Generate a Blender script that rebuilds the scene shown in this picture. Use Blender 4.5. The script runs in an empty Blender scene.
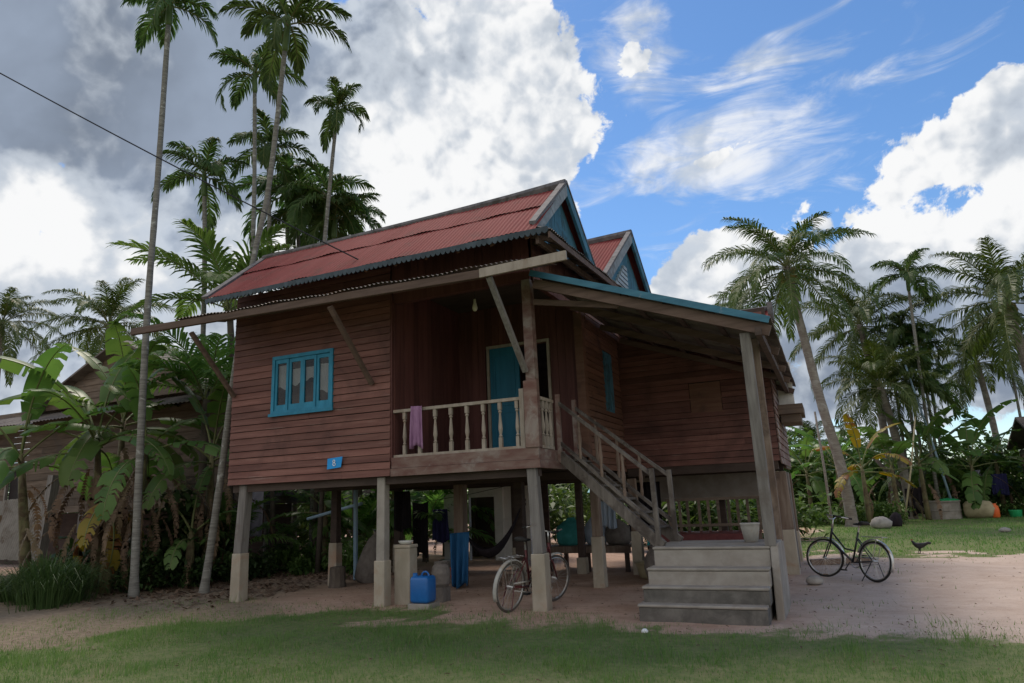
import bpy, math, random
import numpy as np
from mathutils import Vector, Matrix

sc = bpy.context.scene
COL = sc.collection
RND = random.Random(11)
rad = math.radians
U = RND.uniform
ORIGIN = {}


# ------------------------------------------------------------------ mesh helper
class MB:
    def __init__(self):
        self.v = []
        self.f = []

    def add(self, vs, fs):
        n = len(self.v)
        self.v += [tuple(p) for p in vs]
        self.f += [tuple(i + n for i in q) for q in fs]

    def box(self, x0, x1, y0, y1, z0, z1):
        self.add([(x0, y0, z0), (x1, y0, z0), (x1, y1, z0), (x0, y1, z0), (x0, y0, z1), (x1, y0, z1), (x1, y1, z1), (x0, y1, z1)],
                 [(0, 3, 2, 1), (4, 5, 6, 7), (0, 1, 5, 4), (1, 2, 6, 5), (2, 3, 7, 6), (3, 0, 4, 7)])

    def hexa(self, a, b):
        """a, b: two quads (4 points each, same winding) joined into a solid"""
        self.add(list(a) + list(b), [(0, 3, 2, 1), (4, 5, 6, 7), (0, 1, 5, 4), (1, 2, 6, 5), (2, 3, 7, 6), (3, 0, 4, 7)])

    def beam(self, p, q, w, h, w2=None, h2=None, side=None):
        """rectangular bar from p to q, w = sideways width, h = height"""
        p, q = Vector(p), Vector(q)
        d = (q - p).normalized()
        if side is None:
            s = d.cross(Vector((0, 0, 1)))
            if s.length < .05:
                s = Vector((1, 0, 0))
        else:
            s = Vector(side)
            s = s - d * s.dot(d)
        s.normalize()
        u = s.cross(d).normalized()
        w2 = w if w2 is None else w2
        h2 = h if h2 is None else h2
        A = [p + s * (a * w / 2) + u * (b * h / 2) for a, b in ((-1, -1), (1, -1), (1, 1), (-1, 1))]
        B = [q + s * (a * w2 / 2) + u * (b * h2 / 2) for a, b in ((-1, -1), (1, -1), (1, 1), (-1, 1))]
        self.hexa(A, B)

    def tube(self, pts, rads, n=8, cap=True, flat=1.0):
        pts = [Vector(p) for p in pts]
        if not hasattr(rads, '__len__'):
            rads = [rads] * len(pts)
        k = len(self.v)
        ref = Vector((0, 0, 1))
        d0 = (pts[1] - pts[0]).normalized()
        if abs(d0.dot(ref)) > .9:
            ref = Vector((1, 0, 0))
        for i, p in enumerate(pts):
            a = pts[max(i - 1, 0)]
            b = pts[min(i + 1, len(pts) - 1)]
            d = (b - a).normalized()
            s = ref.cross(d)
            if s.length < 1e-4:
                s = Vector((0, 1, 0)).cross(d)
            s.normalize()
            u = d.cross(s).normalized()
            ref = u
            # keep the frame from twisting
            ref = d.cross(s)
            ref = ref if ref.length > 0 else Vector((0, 0, 1))
            for j in range(n):
                t = 2 * math.pi * j / n
                self.v.append(tuple(p + (s * math.cos(t) + u * math.sin(t) * flat) * rads[i]))
        for i in range(len(pts) - 1):
            for j in range(n):
                a = k + i * n + j
                b = k + i * n + (j + 1) % n
                self.f.append((a, b, b + n, a + n))
        if cap:
            self.f.append(tuple(k + j for j in reversed(range(n))))
            m = k + (len(pts) - 1) * n
            self.f.append(tuple(m + j for j in range(n)))

    def lathe(self, prof, at=(0, 0, 0), n=16, sx=1, sy=1):
        """prof: (radius, z)"""
        k = len(self.v)
        for r, z in prof:
            for j in range(n):
                t = 2 * math.pi * j / n
                self.v.append((at[0] + r * math.cos(t) * sx, at[1] + r * math.sin(t) * sy, at[2] + z))
        for i in range(len(prof) - 1):
            for j in range(n):
                a = k + i * n + j
                b = k + i * n + (j + 1) % n
                self.f.append((a, b, b + n, a + n))
        self.f.append(tuple(k + j for j in reversed(range(n))))
        m = k + (len(prof) - 1) * n
        self.f.append(tuple(m + j for j in range(n)))

    def torus(self, c, axis_u, axis_v, R, r, n=40, m=6, a0=0, a1=2 * math.pi):
        c, u, v = Vector(c), Vector(axis_u), Vector(axis_v)
        w = u.cross(v)
        full = abs(a1 - a0 - 2 * math.pi) < 1e-6
        k = len(self.v)
        cnt = n if full else n + 1
        for i in range(cnt):
            t = a0 + (a1 - a0) * i / n
            d = u * math.cos(t) + v * math.sin(t)
            for j in range(m):
                q = 2 * math.pi * j / m
                self.v.append(tuple(c + d * (R + r * math.cos(q)) + w * (r * math.sin(q))))
        for i in range(n):
            i2 = (i + 1) % cnt
            for j in range(m):
                j2 = (j + 1) % m
                self.f.append((k + i * m + j, k + i2 * m + j, k + i2 * m + j2, k + i * m + j2))

    def build(self, name, mat, parent=None, origin=None, smooth=False):
        off = Vector((0, 0, 0))
        if parent is not None:
            off = Vector(ORIGIN[parent.name])
        elif origin is not None:
            off = Vector(origin)
        me = bpy.data.meshes.new(name)
        v = self.v if off.length == 0 else [(a - off.x, b - off.y, c - off.z) for a, b, c in self.v]
        me.from_pydata(v, [], self.f)
        me.materials.append(mat)
        if smooth:
            me.polygons.foreach_set('use_smooth', [True] * len(me.polygons))
        me.update()
        o = bpy.data.objects.new(name, me)
        COL.objects.link(o)
        if parent is not None:
            o.parent = parent
        elif origin is not None:
            o.location = off
        ORIGIN[o.name] = tuple(off)
        return o


def tag(o, label=None, cat=None, group=None, kind=None):
    for k, val in (('label', label), ('category', cat), ('group', group), ('kind', kind)):
        if val:
            o[k] = val
    return o


def thing(name, label, cat, loc=(0, 0, 0), group=None):
    o = bpy.data.objects.new(name, None)
    o.empty_display_size = .2
    COL.objects.link(o)
    o.location = loc
    ORIGIN[o.name] = tuple(loc)
    return tag(o, label, cat, group)


def copy_tree(o, parent=None):
    c = o.copy()
    COL.objects.link(c)
    c.parent = parent
    for ch in list(o.children):
        copy_tree(ch, c)
    return c


# ------------------------------------------------------------------ materials
def newmat(name):
    m = bpy.data.materials.new(name)
    m.use_nodes = True
    nt = m.node_tree
    b = nt.nodes['Principled BSDF']
    return m, nt, b


def nd(nt, typ, **kw):
    n = nt.nodes.new(typ)
    for k, val in kw.items():
        setattr(n, k, val)
    return n


def lk(nt, a, b):
    nt.links.new(a, b)


def mth(nt, op, a, b=None, c=None, clamp=False):
    n = nt.nodes.new('ShaderNodeMath')
    n.operation = op
    n.use_clamp = clamp
    for i, x in enumerate((a, b, c)):
        if x is None:
            continue
        if isinstance(x, (int, float)):
            n.inputs[i].default_value = x
        else:
            nt.links.new(x, n.inputs[i])
    return n.outputs[0]


def mixc(nt, f, a, b, typ='MIX'):
    n = nt.nodes.new('ShaderNodeMix')
    n.data_type = 'RGBA'
    n.blend_type = typ
    for s, x in ((n.inputs[0], f), (n.inputs[6], a), (n.inputs[7], b)):
        if isinstance(x, (int, float)):
            s.default_value = x
        elif isinstance(x, tuple):
            s.default_value = (*x, 1)
        else:
            nt.links.new(x, s)
    return n.outputs[2]


def noise(nt, vec, scale, detail=4, rough=.55, dist=0):
    n = nt.nodes.new('ShaderNodeTexNoise')
    n.inputs['Scale'].default_value = scale
    n.inputs['Detail'].default_value = detail
    n.inputs['Roughness'].default_value = rough
    n.inputs['Distortion'].default_value = dist
    nt.links.new(vec, n.inputs['Vector'])
    return n.outputs['Fac']


def ramp(nt, f, lo, hi):
    n = nt.nodes.new('ShaderNodeMapRange')
    n.interpolation_type = 'SMOOTHSTEP'
    n.inputs[1].default_value = lo
    n.inputs[2].default_value = hi
    nt.links.new(f, n.inputs[0])
    return n.outputs[0]


def pmat(name, c1, c2, scale=(6, 6, 6), rough=.75, island=.3, bump=.0, bscale=30, spec=.3, metal=0.0,
         stain=None, sscale=1.5, slo=.5, shi=.65, stain2=None, s2scale=(9, 9, 1), s2lo=.55, s2hi=.7):
    m, nt, b = newmat(name)
    tc = nd(nt, 'ShaderNodeTexCoord')
    mp = nd(nt, 'ShaderNodeMapping')
    mp.inputs['Scale'].default_value = scale
    lk(nt, tc.outputs['Object'], mp.inputs['Vector'])
    n1 = ramp(nt, noise(nt, mp.outputs[0], 1, 6, .6, .3), .3, .7)
    col = mixc(nt, n1, c1, c2)
    if stain:
        col = mixc(nt, ramp(nt, noise(nt, tc.outputs['Object'], sscale, 8, .65, .6), slo, shi), col, stain)
    if stain2:
        mp2 = nd(nt, 'ShaderNodeMapping')
        mp2.inputs['Scale'].default_value = s2scale
        lk(nt, tc.outputs['Object'], mp2.inputs['Vector'])
        col = mixc(nt, ramp(nt, noise(nt, mp2.outputs[0], 1, 6, .6), s2lo, s2hi), col, stain2)
    if island:
        g = nd(nt, 'ShaderNodeNewGeometry')
        val = mth(nt, 'MULTIPLY_ADD', g.outputs['Random Per Island'], island, 1 - island / 2)
        h = nd(nt, 'ShaderNodeHueSaturation')
        lk(nt, val, h.inputs['Value'])
        lk(nt, col, h.inputs['Color'])
        col = h.outputs[0]
    lk(nt, col, b.inputs['Base Color'])
    b.inputs['Roughness'].default_value = rough
    b.inputs['Specular IOR Level'].default_value = spec
    b.inputs['Metallic'].default_value = metal
    if bump:
        mb_ = nd(nt, 'ShaderNodeMapping')
        mb_.inputs['Scale'].default_value = tuple(s / max(scale) for s in scale)
        lk(nt, tc.outputs['Object'], mb_.inputs['Vector'])
        bp = nd(nt, 'ShaderNodeBump')
        bp.inputs['Strength'].default_value = .6
        bp.inputs['Distance'].default_value = bump
        lk(nt, noise(nt, mb_.outputs[0], bscale, 5, .6), bp.inputs['Height'])
        lk(nt, bp.outputs[0], b.inputs['Normal'])
    return m


def leafmat(name, c1, c2, trans=.3, rough=.45, old=None, oldamt=.0):
    m, nt, b = newmat(name)
    g = nd(nt, 'ShaderNodeNewGeometry')
    oi = nd(nt, 'ShaderNodeObjectInfo')
    tc = nd(nt, 'ShaderNodeTexCoord')
    f = mth(nt, 'ADD', mth(nt, 'MULTIPLY', g.outputs['Random Per Island'], .6),
            mth(nt, 'MULTIPLY', ramp(nt, noise(nt, tc.outputs['Object'], 1.1, 3), .3, .7), .4))
    col = mixc(nt, f, c1, c2)
    if old:
        o2 = ramp(nt, mth(nt, 'ADD', mth(nt, 'MULTIPLY', g.outputs['Random Per Island'], .5), mth(nt, 'MULTIPLY', noise(nt, tc.outputs['Object'], 2.3, 2), .7)),
                  1 - oldamt, 1.12 - oldamt)
        col = mixc(nt, o2, col, old)
    h = nd(nt, 'ShaderNodeHueSaturation')
    lk(nt, mth(nt, 'MULTIPLY_ADD', oi.outputs['Random'], .3, .85), h.inputs['Value'])
    lk(nt, mth(nt, 'MULTIPLY_ADD', oi.outputs['Random'], .03, .485), h.inputs['Hue'])
    lk(nt, col, h.inputs['Color'])
    lk(nt, h.outputs[0], b.inputs['Base Color'])
    b.inputs['Roughness'].default_value = rough
    b.inputs['Specular IOR Level'].default_value = .25
    if trans:
        t = nd(nt, 'ShaderNodeBsdfTranslucent')
        hs = nd(nt, 'ShaderNodeHueSaturation')
        hs.inputs['Value'].default_value = 1.25
        hs.inputs['Saturation'].default_value = 1.15
        lk(nt, h.outputs[0], hs.inputs['Color'])
        lk(nt, hs.outputs[0], t.inputs['Color'])
        mx = nd(nt, 'ShaderNodeMixShader')
        mx.inputs[0].default_value = trans
        lk(nt, b.outputs[0], mx.inputs[1])
        lk(nt, t.outputs[0], mx.inputs[2])
        lk(nt, mx.outputs[0], nt.nodes['Material Output'].inputs['Surface'])
    return m


M = {}
M['red'] = pmat('red_boards', (.14, .058, .047), (.21, .098, .079), (1.2, 1.2, 14), .75, .5, .004, 40,
                stain=(.095, .045, .038), sscale=1.1, slo=.45, shi=.75, stain2=(.27, .185, .16), s2scale=(1.3, 1.3, 26), s2lo=.6, s2hi=.78)
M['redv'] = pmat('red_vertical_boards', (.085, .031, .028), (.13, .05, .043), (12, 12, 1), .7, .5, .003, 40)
M['redworn'] = pmat('worn_red_timber', (.14, .068, .056), (.215, .15, .125), (3, 3, 9), .75, .3, .004, 30,
                    stain=(.26, .22, .195), sscale=2.6, slo=.5, shi=.66)
M['brownbd'] = pmat('brown_boards', (.14, .068, .046), (.2, .105, .072), (1.2, 1.2, 14), .75, .4, .004, 40, stain=(.11, .06, .045), sscale=1.2)
M['wood'] = pmat('bare_wood', (.15, .10, .075), (.25, .19, .15), (16, 16, 1.6), .8, .35, .003, 60, stain=(.10, .07, .055), sscale=1.2)
M['woodx'] = pmat('bare_wood_long', (.085, .055, .042), (.15, .1, .08), (1.2, 14, 14), .8, .3, .003, 60, stain=(.11, .072, .055), sscale=1.0)
M['grey'] = pmat('weathered_grey_wood', (.145, .13, .12), (.235, .215, .2), (22, 22, 1.5), .85, .25, .004, 60, stain=(.16, .135, .12), sscale=2.5, slo=.52, shi=.66)
M['greyx'] = pmat('weathered_grey_planks', (.095, .068, .05), (.16, .12, .092), (1.5, 16, 16), .85, .45, .004, 60, stain=(.11, .085, .07), sscale=1.2)
M['stairwood'] = pmat('stair_timber', (.105, .088, .077), (.185, .16, .14), (14, 14, 3), .85, .3, .004, 60, stain=(.07, .055, .047), sscale=2.2)
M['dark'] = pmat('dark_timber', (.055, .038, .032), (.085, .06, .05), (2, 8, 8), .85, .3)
M['pale'] = pmat('cream_balusters', (.25, .205, .165), (.36, .305, .255), (10, 10, 3), .7, .25, stain=(.28, .2, .15), sscale=4, slo=.55, shi=.7)
M['conc'] = pmat('concrete', (.24, .212, .185), (.34, .305, .27), (3, 3, 3), .9, .0, .004, 50, stain=(.24, .2, .165), sscale=2.3, slo=.5, shi=.7)
M['concpost'] = pmat('concrete_footing', (.31, .265, .205), (.42, .365, .295), (4, 4, 2), .9, .1, .004, 50, stain=(.36, .24, .17), sscale=2.6, slo=.5, shi=.7)
M['step'] = pmat('stained_steps', (.27, .235, .205), (.35, .315, .28), (4, 4, 5), .9, .12, .004, 50, stain=(.2, .175, .15), sscale=2.2, slo=.5, shi=.75)
M['stepdark'] = pmat('dark_risers', (.11, .098, .088), (.18, .163, .147), (5, 5, 6), .92, .1, .004, 50, stain=(.085, .078, .07), sscale=3.2, slo=.42, shi=.7)  # darker mix for the two lowest steps
M['plaster'] = pmat('plaster', (.62, .6, .56), (.74, .72, .68), (2, 2, 2), .9, 0, .002, 60, stain=(.36, .33, .3), sscale=1.4, slo=.52, shi=.75)
M['blue'] = pmat('blue_paint', (.016, .17, .28), (.028, .23, .37), (9, 9, 3), .55, .2, stain=(.12, .2, .24), sscale=5, slo=.6, shi=.72)
M['bluedoor'] = pmat('blue_door_paint', (.012, .12, .2), (.02, .16, .26), (9, 9, 1), .5, .1)
M['bluefascia'] = pmat('blue_fascia', (.035, .125, .19), (.06, .19, .27), (2, 9, 9), .6, .2, stain=(.2, .26, .3), sscale=4, slo=.58, shi=.7)
M['teal'] = pmat('teal_boards', (.045, .135, .2), (.07, .195, .28), (8, 8, 1), .7, .3, stain=(.04, .08, .1), sscale=3)
M['valance'] = pmat('slate_valance', (.04, .056, .068), (.065, .088, .105), (6, 6, 6), .65, .3)
M['barge'] = pmat('grey_barge', (.18, .2, .215), (.29, .32, .345), (5, 5, 5), .8, .2, stain=(.14, .14, .14), sscale=3.5, slo=.5, shi=.66)
M['ridge'] = pmat('grey_ridge_cap', (.1, .095, .1), (.17, .155, .155), (7, 7, 7), .8, .2, stain=(.07, .065, .06), sscale=5)
M['louvre'] = pmat('pale_louvre', (.3, .36, .41), (.4, .46, .5), (5, 5, 9), .7, .25)
M['tin'] = pmat('grey_tin', (.11, .09, .078), (.17, .145, .125), (3, 3, 3), .6, .0, metal=.3, stain=(.2, .1, .06), sscale=1.5, slo=.5, shi=.7)
M['tinpale'] = pmat('pale_old_tin', (.2, .18, .155), (.28, .255, .225), (3, 3, 3), .7, 0, stain=(.14, .11, .085), sscale=2)
M['roofgrey'] = pmat('old_grey_roof', (.12, .1, .09), (.19, .165, .15), (2, 2, 2), .85, 0, stain=(.07, .055, .05), sscale=1.3)
M['bark'] = pmat('areca_bark', (.13, .12, .105), (.25, .24, .215), (3, 3, 30), .9, 0, .008, 30, stain=(.38, .38, .35), sscale=6, slo=.58, shi=.66)
M['barkc'] = pmat('coconut_bark', (.17, .14, .12), (.27, .235, .205), (3, 3, 18), .9, 0, .01, 24, stain=(.3, .28, .25), sscale=3)
M['barkd'] = pmat('dark_bark', (.075, .06, .05), (.13, .105, .085), (6, 6, 3), .9, 0, .01, 20)
M['shaft'] = pmat('green_crownshaft', (.07, .12, .04), (.11, .17, .06), (9, 9, 2), .5, 0)
M['rachis'] = pmat('frond_stalk', (.12, .14, .05), (.18, .19, .08), (9, 9, 2), .6, .3)
M['coco'] = leafmat('coconut_leaf', (0.0420, 0.0744, 0.0168), (0.1080, 0.1440, 0.0360), .3, .5, (.2, .15, .05), .12)
M['areca'] = leafmat('areca_leaf', (0.0420, 0.0840, 0.0264), (0.1020, 0.1560, 0.0480), .38, .65, (.16, .12, .04), .06)
M['youngleaf'] = leafmat('young_palm_leaf', (0.0675, 0.1418, 0.0378), (0.1755, 0.2700, 0.0743), .45, .55, (.2, .16, .05), .06)
M['banana'] = leafmat('banana_leaf', (0.0625, 0.1313, 0.0350), (0.1562, 0.2500, 0.0688), .42, .4, (.22, .2, .06), .1)
M['bananay'] = leafmat('yellowing_banana_leaf', (.24, .22, .04), (.42, .3, .05), .35, .5, (.26, .13, .05), .38)
M['deadleaf'] = leafmat('dead_leaf', (.10, .065, .04), (.22, .15, .095), .12, .7)
M['stem'] = pmat('banana_stem', (.13, .13, .06), (.2, .16, .085), (12, 12, 1.5), .7, 0, .006, 30, stain=(.09, .06, .035), sscale=3, slo=.45, shi=.6)
M['bush'] = leafmat('bush_leaf', (0.0455, 0.0975, 0.0260), (0.1300, 0.2080, 0.0520), .35, .5)
M['bushdark'] = leafmat('thicket_leaf', (0.0230, 0.0517, 0.0161), (0.0690, 0.1150, 0.0345), .22, .5)
M['farleaf'] = leafmat('far_leaf', (.03, .06, .024), (.07, .11, .04), .2, .6)
M['grassb'] = leafmat('grass_blade', (.095, .175, .048), (.2, .29, .092), .4, .5, (.34, .28, .17), .16)
M['tallgrass'] = leafmat('tall_grass_blade', (.04, .075, .022), (.09, .135, .045), .3, .5)
M['black'] = pmat('black_paint', (.012, .012, .014), (.02, .02, .022), (9, 9, 9), .4, 0, spec=.5)
M['rubber'] = pmat('rubber', (.02, .019, .018), (.035, .032, .03), (9, 9, 9), .85, 0)
M['tan_rubber'] = pmat('dusty_rubber', (.07, .06, .052), (.12, .1, .085), (9, 9, 9), .9, 0)
M['chrome'] = pmat('worn_chrome', (.45, .44, .42), (.6, .59, .57), (9, 9, 9), .35, 0, metal=.8, stain=(.25, .17, .11), sscale=8)
M['white'] = pmat('white_paint', (.34, .32, .29), (.45, .43, .39), (8, 8, 8), .5, 0, stain=(.36, .3, .24), sscale=7)
M['maroon'] = pmat('maroon_paint', (.08, .015, .018), (.12, .03, .03), (9, 9, 9), .4, 0)
M['bluepl'] = pmat('blue_plastic', (.008, .1, .33), (.012, .13, .4), (5, 5, 5), .4, 0, spec=.5)
M['signblue'] = pmat('sign_blue', (.02, .3, .75), (.03, .34, .8), (5, 5, 5), .45, 0)
M['signwhite'] = pmat('sign_white', (.75, .76, .78), (.8, .8, .8), (5, 5, 5), .5, 0)
M['jeans'] = pmat('denim', (.015, .085, .2), (.03, .13, .28), (30, 30, 4), .9, 0, .004, 60)
M['purple'] = pmat('mauve_cloth', (.26, .13, .24), (.36, .2, .33), (25, 25, 5), .9, 0, .004, 60)
M['navy'] = pmat('navy_cloth', (.02, .02, .075), (.035, .035, .11), (20, 20, 5), .9, 0)
M['blackcl'] = pmat('black_cloth', (.012, .009, .012), (.025, .018, .022), (20, 20, 5), .95, 0)
M['tealcl'] = pmat('teal_sacking', (.03, .2, .19), (.05, .27, .26), (8, 8, 8), .8, .1)
M['paleblue'] = pmat('pale_blue_cloth', (.3, .36, .45), (.4, .45, .52), (15, 15, 5), .9, 0)
M['tarp'] = pmat('turquoise_tarp', (.03, .4, .48), (.05, .48, .55), (5, 5, 5), .5, 0)
M['orange'] = pmat('orange_plastic', (.7, .12, .03), (.75, .16, .04), (5, 5, 5), .45, 0)
M['sack'] = pmat('grey_sack', (.13, .11, .1), (.2, .175, .155), (8, 8, 8), .9, 0, .01, 20)
M['greygreen'] = pmat('green_plastic', (.02, .3, .1), (.03, .36, .14), (5, 5, 5), .5, 0)
M['rock'] = pmat('pale_stone', (.24, .22, .2), (.36, .33, .3), (4, 4, 4), .9, 0, .01, 20)
M['cable'] = pmat('black_cable', (.015, .015, .017), (.02, .02, .022), (1, 1, 1), .6, 0)
M['pvc'] = pmat('blue_grey_pipe', (.2, .3, .4), (.28, .38, .46), (3, 3, 3), .5, .2)
M['bamboo'] = pmat('bamboo', (.3, .25, .15), (.42, .36, .23), (3, 3, 3), .6, .3)
M['stand_in'] = pmat('dark_room', (.025, .02, .02), (.035, .03, .03), (3, 3, 3), .9, 0)  # near-black tone standing in for the shade of unlit interiors
M['feather'] = pmat('black_feathers', (.012, .012, .014), (.03, .026, .028), (12, 12, 12), .5, 0)
M['comb'] = pmat('red_comb', (.3, .02, .02), (.35, .03, .03), (8, 8, 8), .6, 0)
M['brass'] = pmat('lamp_glass', (.7, .65, .55), (.75, .7, .6), (8, 8, 8), .2, 0, spec=.6)
M['sky_glint'] = pmat('painted_sky_reflection', (.75, .74, .76), (.82, .81, .82), (5, 5, 5), .9, 0)  # white that paints the sky's reflection in the panes
M['lilac'] = pmat('lilac_sheet', (.3, .28, .36), (.4, .38, .45), (3, 3, 3), .9, 0)
M['litter'] = leafmat('fallen_leaf', (.1, .06, .038), (.22, .15, .1), .1, .8)


def roofmat():
    m, nt, b = newmat('faded_red_roof')
    tc = nd(nt, 'ShaderNodeTexCoord')
    sp = nd(nt, 'ShaderNodeSeparateXYZ')
    lk(nt, tc.outputs['Object'], sp.inputs[0])
    # every sheet (0.8 m wide, two courses) has faded a little differently
    sx = mth(nt, 'FLOOR', mth(nt, 'DIVIDE', sp.outputs[0], .8))
    sy = mth(nt, 'FLOOR', mth(nt, 'MULTIPLY', sp.outputs[2], 1.2))
    cb = nd(nt, 'ShaderNodeCombineXYZ')
    lk(nt, sx, cb.inputs[0])
    lk(nt, sy, cb.inputs[1])
    wn = nd(nt, 'ShaderNodeTexWhiteNoise', noise_dimensions='2D')
    lk(nt, cb.outputs[0], wn.inputs['Vector'])
    mp = nd(nt, 'ShaderNodeMapping')
    mp.inputs['Scale'].default_value = (7, .6, .6)
    lk(nt, tc.outputs['Object'], mp.inputs['Vector'])
    n1 = ramp(nt, noise(nt, mp.outputs[0], 1, 6, .6), .3, .7)
    c = mixc(nt, n1, (.165, .03, .028), (.205, .046, .043))
    c = mixc(nt, mth(nt, 'MULTIPLY', wn.outputs[0], .5), c, (.235, .068, .063))
    c = mixc(nt, mth(nt, 'MULTIPLY', ramp(nt, noise(nt, tc.outputs['Object'], 2.2, 8, .7), .5, .72), .65), c, (.11, .05, .042))
    lk(nt, c, b.inputs['Base Color'])
    b.inputs['Roughness'].default_value = .85
    b.inputs['Specular IOR Level'].default_value = .08
    return m


M['roof'] = roofmat()


def glassmat():
    m, nt, b = newmat('window_glass')
    b.inputs['Base Color'].default_value = (.02, .02, .022, 1)
    b.inputs['Roughness'].default_value = .05
    b.inputs['Specular IOR Level'].default_value = .8
    t = nd(nt, 'ShaderNodeBsdfTransparent')
    t.inputs[0].default_value = (.92, .94, .94, 1)
    mx = nd(nt, 'ShaderNodeMixShader')
    mx.inputs[0].default_value = .72
    lk(nt, b.outputs[0], mx.inputs[1])
    lk(nt, t.outputs[0], mx.inputs[2])
    lk(nt, mx.outputs[0], nt.nodes['Material Output'].inputs['Surface'])
    return m


M['glass'] = glassmat()

# ------------------------------------------------------------------ ground
NT = np.random.RandomState(5).rand(256, 256)


def vnoise(x, y):
    xi = np.floor(x).astype(int)
    yi = np.floor(y).astype(int)
    fx = x - xi
    fy = y - yi
    fx = fx * fx * (3 - 2 * fx)
    fy = fy * fy * (3 - 2 * fy)
    a = NT[xi % 256, yi % 256]
    b = NT[(xi + 1) % 256, yi % 256]
    c = NT[xi % 256, (yi + 1) % 256]
    d = NT[(xi + 1) % 256, (yi + 1) % 256]
    return (a * (1 - fx) + b * fx) * (1 - fy) + (c * (1 - fx) + d * fx) * fy


def fbm(x, y, o=4):
    s = 0
    a = .5
    for k in range(o):
        s = s + a * vnoise(x * 2 ** k + 17 * k, y * 2 ** k + 31 * k)
        a *= .5
    return s / (1 - .5 ** o)


def sstep(a, b, x):
    t = np.clip((x - a) / (b - a), 0, 1)
    return t * t * (3 - 2 * t)


def grass_amount(x, y):
    n = fbm(x * .9, y * .9)
    n2 = fbm(x * 3.1 + 9, y * 3.1)
    k = (n - .5) * 3.2 + (n2 - .5) * 1.8
    edge = np.where(x > -.6, 7.95, np.where(x < -5, 8.8, 8.05))
    front = sstep(-.6, .75, edge - y + k * .75)
    # worn strip in front of the neighbour's plants
    bare = sstep(-.6, .6, -8.2 - x + .55 * (y - 6.2) + k * .8)
    front = front * (1 - bare * (.78 + .0 * x))
    wear = sstep(.1, .9, k) * (.3 + .4 * sstep(6.8, 8.2, y))
    front = front * (1 - wear)
    back = sstep(-.6, .6, y - 17.3 + k * 1.4) * sstep(-2.5, -.5, x - .5 + k)
    far = sstep(38, 44, y)
    return np.clip(np.maximum(front, np.maximum(back, far)), 0, 1)


def sand_amount(x, y):
    k = (fbm(x * .7 + 40, y * .7) - .5) * 1.6
    return sstep(-.6, .5, x + .55 + k * .5) * sstep(7.2, 8.2, y + k * .4)


def height(x, y):
    h = (fbm(x * .35, y * .35) - .5) * .1 + (fbm(x * 1.7, y * 1.7, 3) - .5) * .035
    flat = sstep(0, 1, np.minimum(np.minimum(x + 9.6, -.2 - x), np.minimum(y - 8.2, 17 - y)))
    return h * (1 - .85 * flat) - .004


def axis(lo, hi, step, far, g=1.18):
    a = list(np.arange(lo, hi + 1e-6, step))
    s = step
    while a[-1] < far:
        s *= g
        a.append(a[-1] + s)
    s = step
    while a[0] > -far:
        s *= g
        a.insert(0, a[0] - s)
    return np.array(a)


def ground_mat():
    m, nt, b = newmat('yard_ground')
    tc = nd(nt, 'ShaderNodeTexCoord')
    at = nd(nt, 'ShaderNodeVertexColor', layer_name='cover')
    sp = nd(nt, 'ShaderNodeSeparateColor')
    lk(nt, at.outputs['Color'], sp.inputs[0])
    P = tc.outputs['Object']
    n1 = noise(nt, P, 1.3, 8, .65)
    n2 = noise(nt, P, 9, 6, .7)
    n3 = noise(nt, P, 45, 4, .6)
    dirt = mixc(nt, ramp(nt, n1, .3, .7), (.42, .27, .2), (.53, .375, .29))
    dirt = mixc(nt, ramp(nt, n2, .5, .75), dirt, (.3, .19, .14))
    sand = mixc(nt, ramp(nt, n1, .3, .72), (.46, .35, .28), (.56, .445, .37))
    sand = mixc(nt, mth(nt, 'MULTIPLY', ramp(nt, n2, .52, .72), .6), sand, (.36, .26, .205))
    mpt = nd(nt, 'ShaderNodeMapping')
    mpt.inputs['Scale'].default_value = (.5, 2.6, 1)
    mpt.inputs['Rotation'].default_value = (0, 0, .35)
    lk(nt, P, mpt.inputs['Vector'])
    n4 = noise(nt, mpt.outputs[0], 1.6, 7, .68, .5)
    sand = mixc(nt, mth(nt, 'MULTIPLY', ramp(nt, n4, .5, .7), .3), sand, (.34, .25, .195))
    dirt = mixc(nt, mth(nt, 'MULTIPLY', ramp(nt, n4, .5, .66), .5), dirt, (.31, .2, .145))
    grs = mixc(nt, ramp(nt, n2, .3, .7), (.11, .15, .052), (.195, .205, .09))
    grs = mixc(nt, mth(nt, 'MULTIPLY', ramp(nt, n1, .5, .75), .5), grs, (.24, .19, .115))
    soil = mixc(nt, ramp(nt, n2, .3, .7), (.2, .15, .105), (.31, .24, .17))
    dirt = mixc(nt, sp.outputs[2], dirt, soil)
    c = mixc(nt, sp.outputs[1], dirt, sand)
    gf = ramp(nt, mth(nt, 'ADD', sp.outputs[0], mth(nt, 'MULTIPLY', mth(nt, 'SUBTRACT', n2, .5), .9)), .3, .7)
    c = mixc(nt, gf, c, grs)
    c = mixc(nt, mth(nt, 'MULTIPLY', ramp(nt, n3, .58, .74), .5), c, (.1, .075, .055))
    lk(nt, c, b.inputs['Base Color'])
    b.inputs['Roughness'].default_value = .95
    b.inputs['Specular IOR Level'].default_value = .15
    bp = nd(nt, 'ShaderNodeBump')
    bp.inputs['Strength'].default_value = .8
    bp.inputs['Distance'].default_value = .035
    lk(nt, mth(nt, 'ADD', n2, mth(nt, 'MULTIPLY', n3, .5)), bp.inputs['Height'])
    lk(nt, bp.outputs[0], b.inputs['Normal'])
    return m


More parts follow.
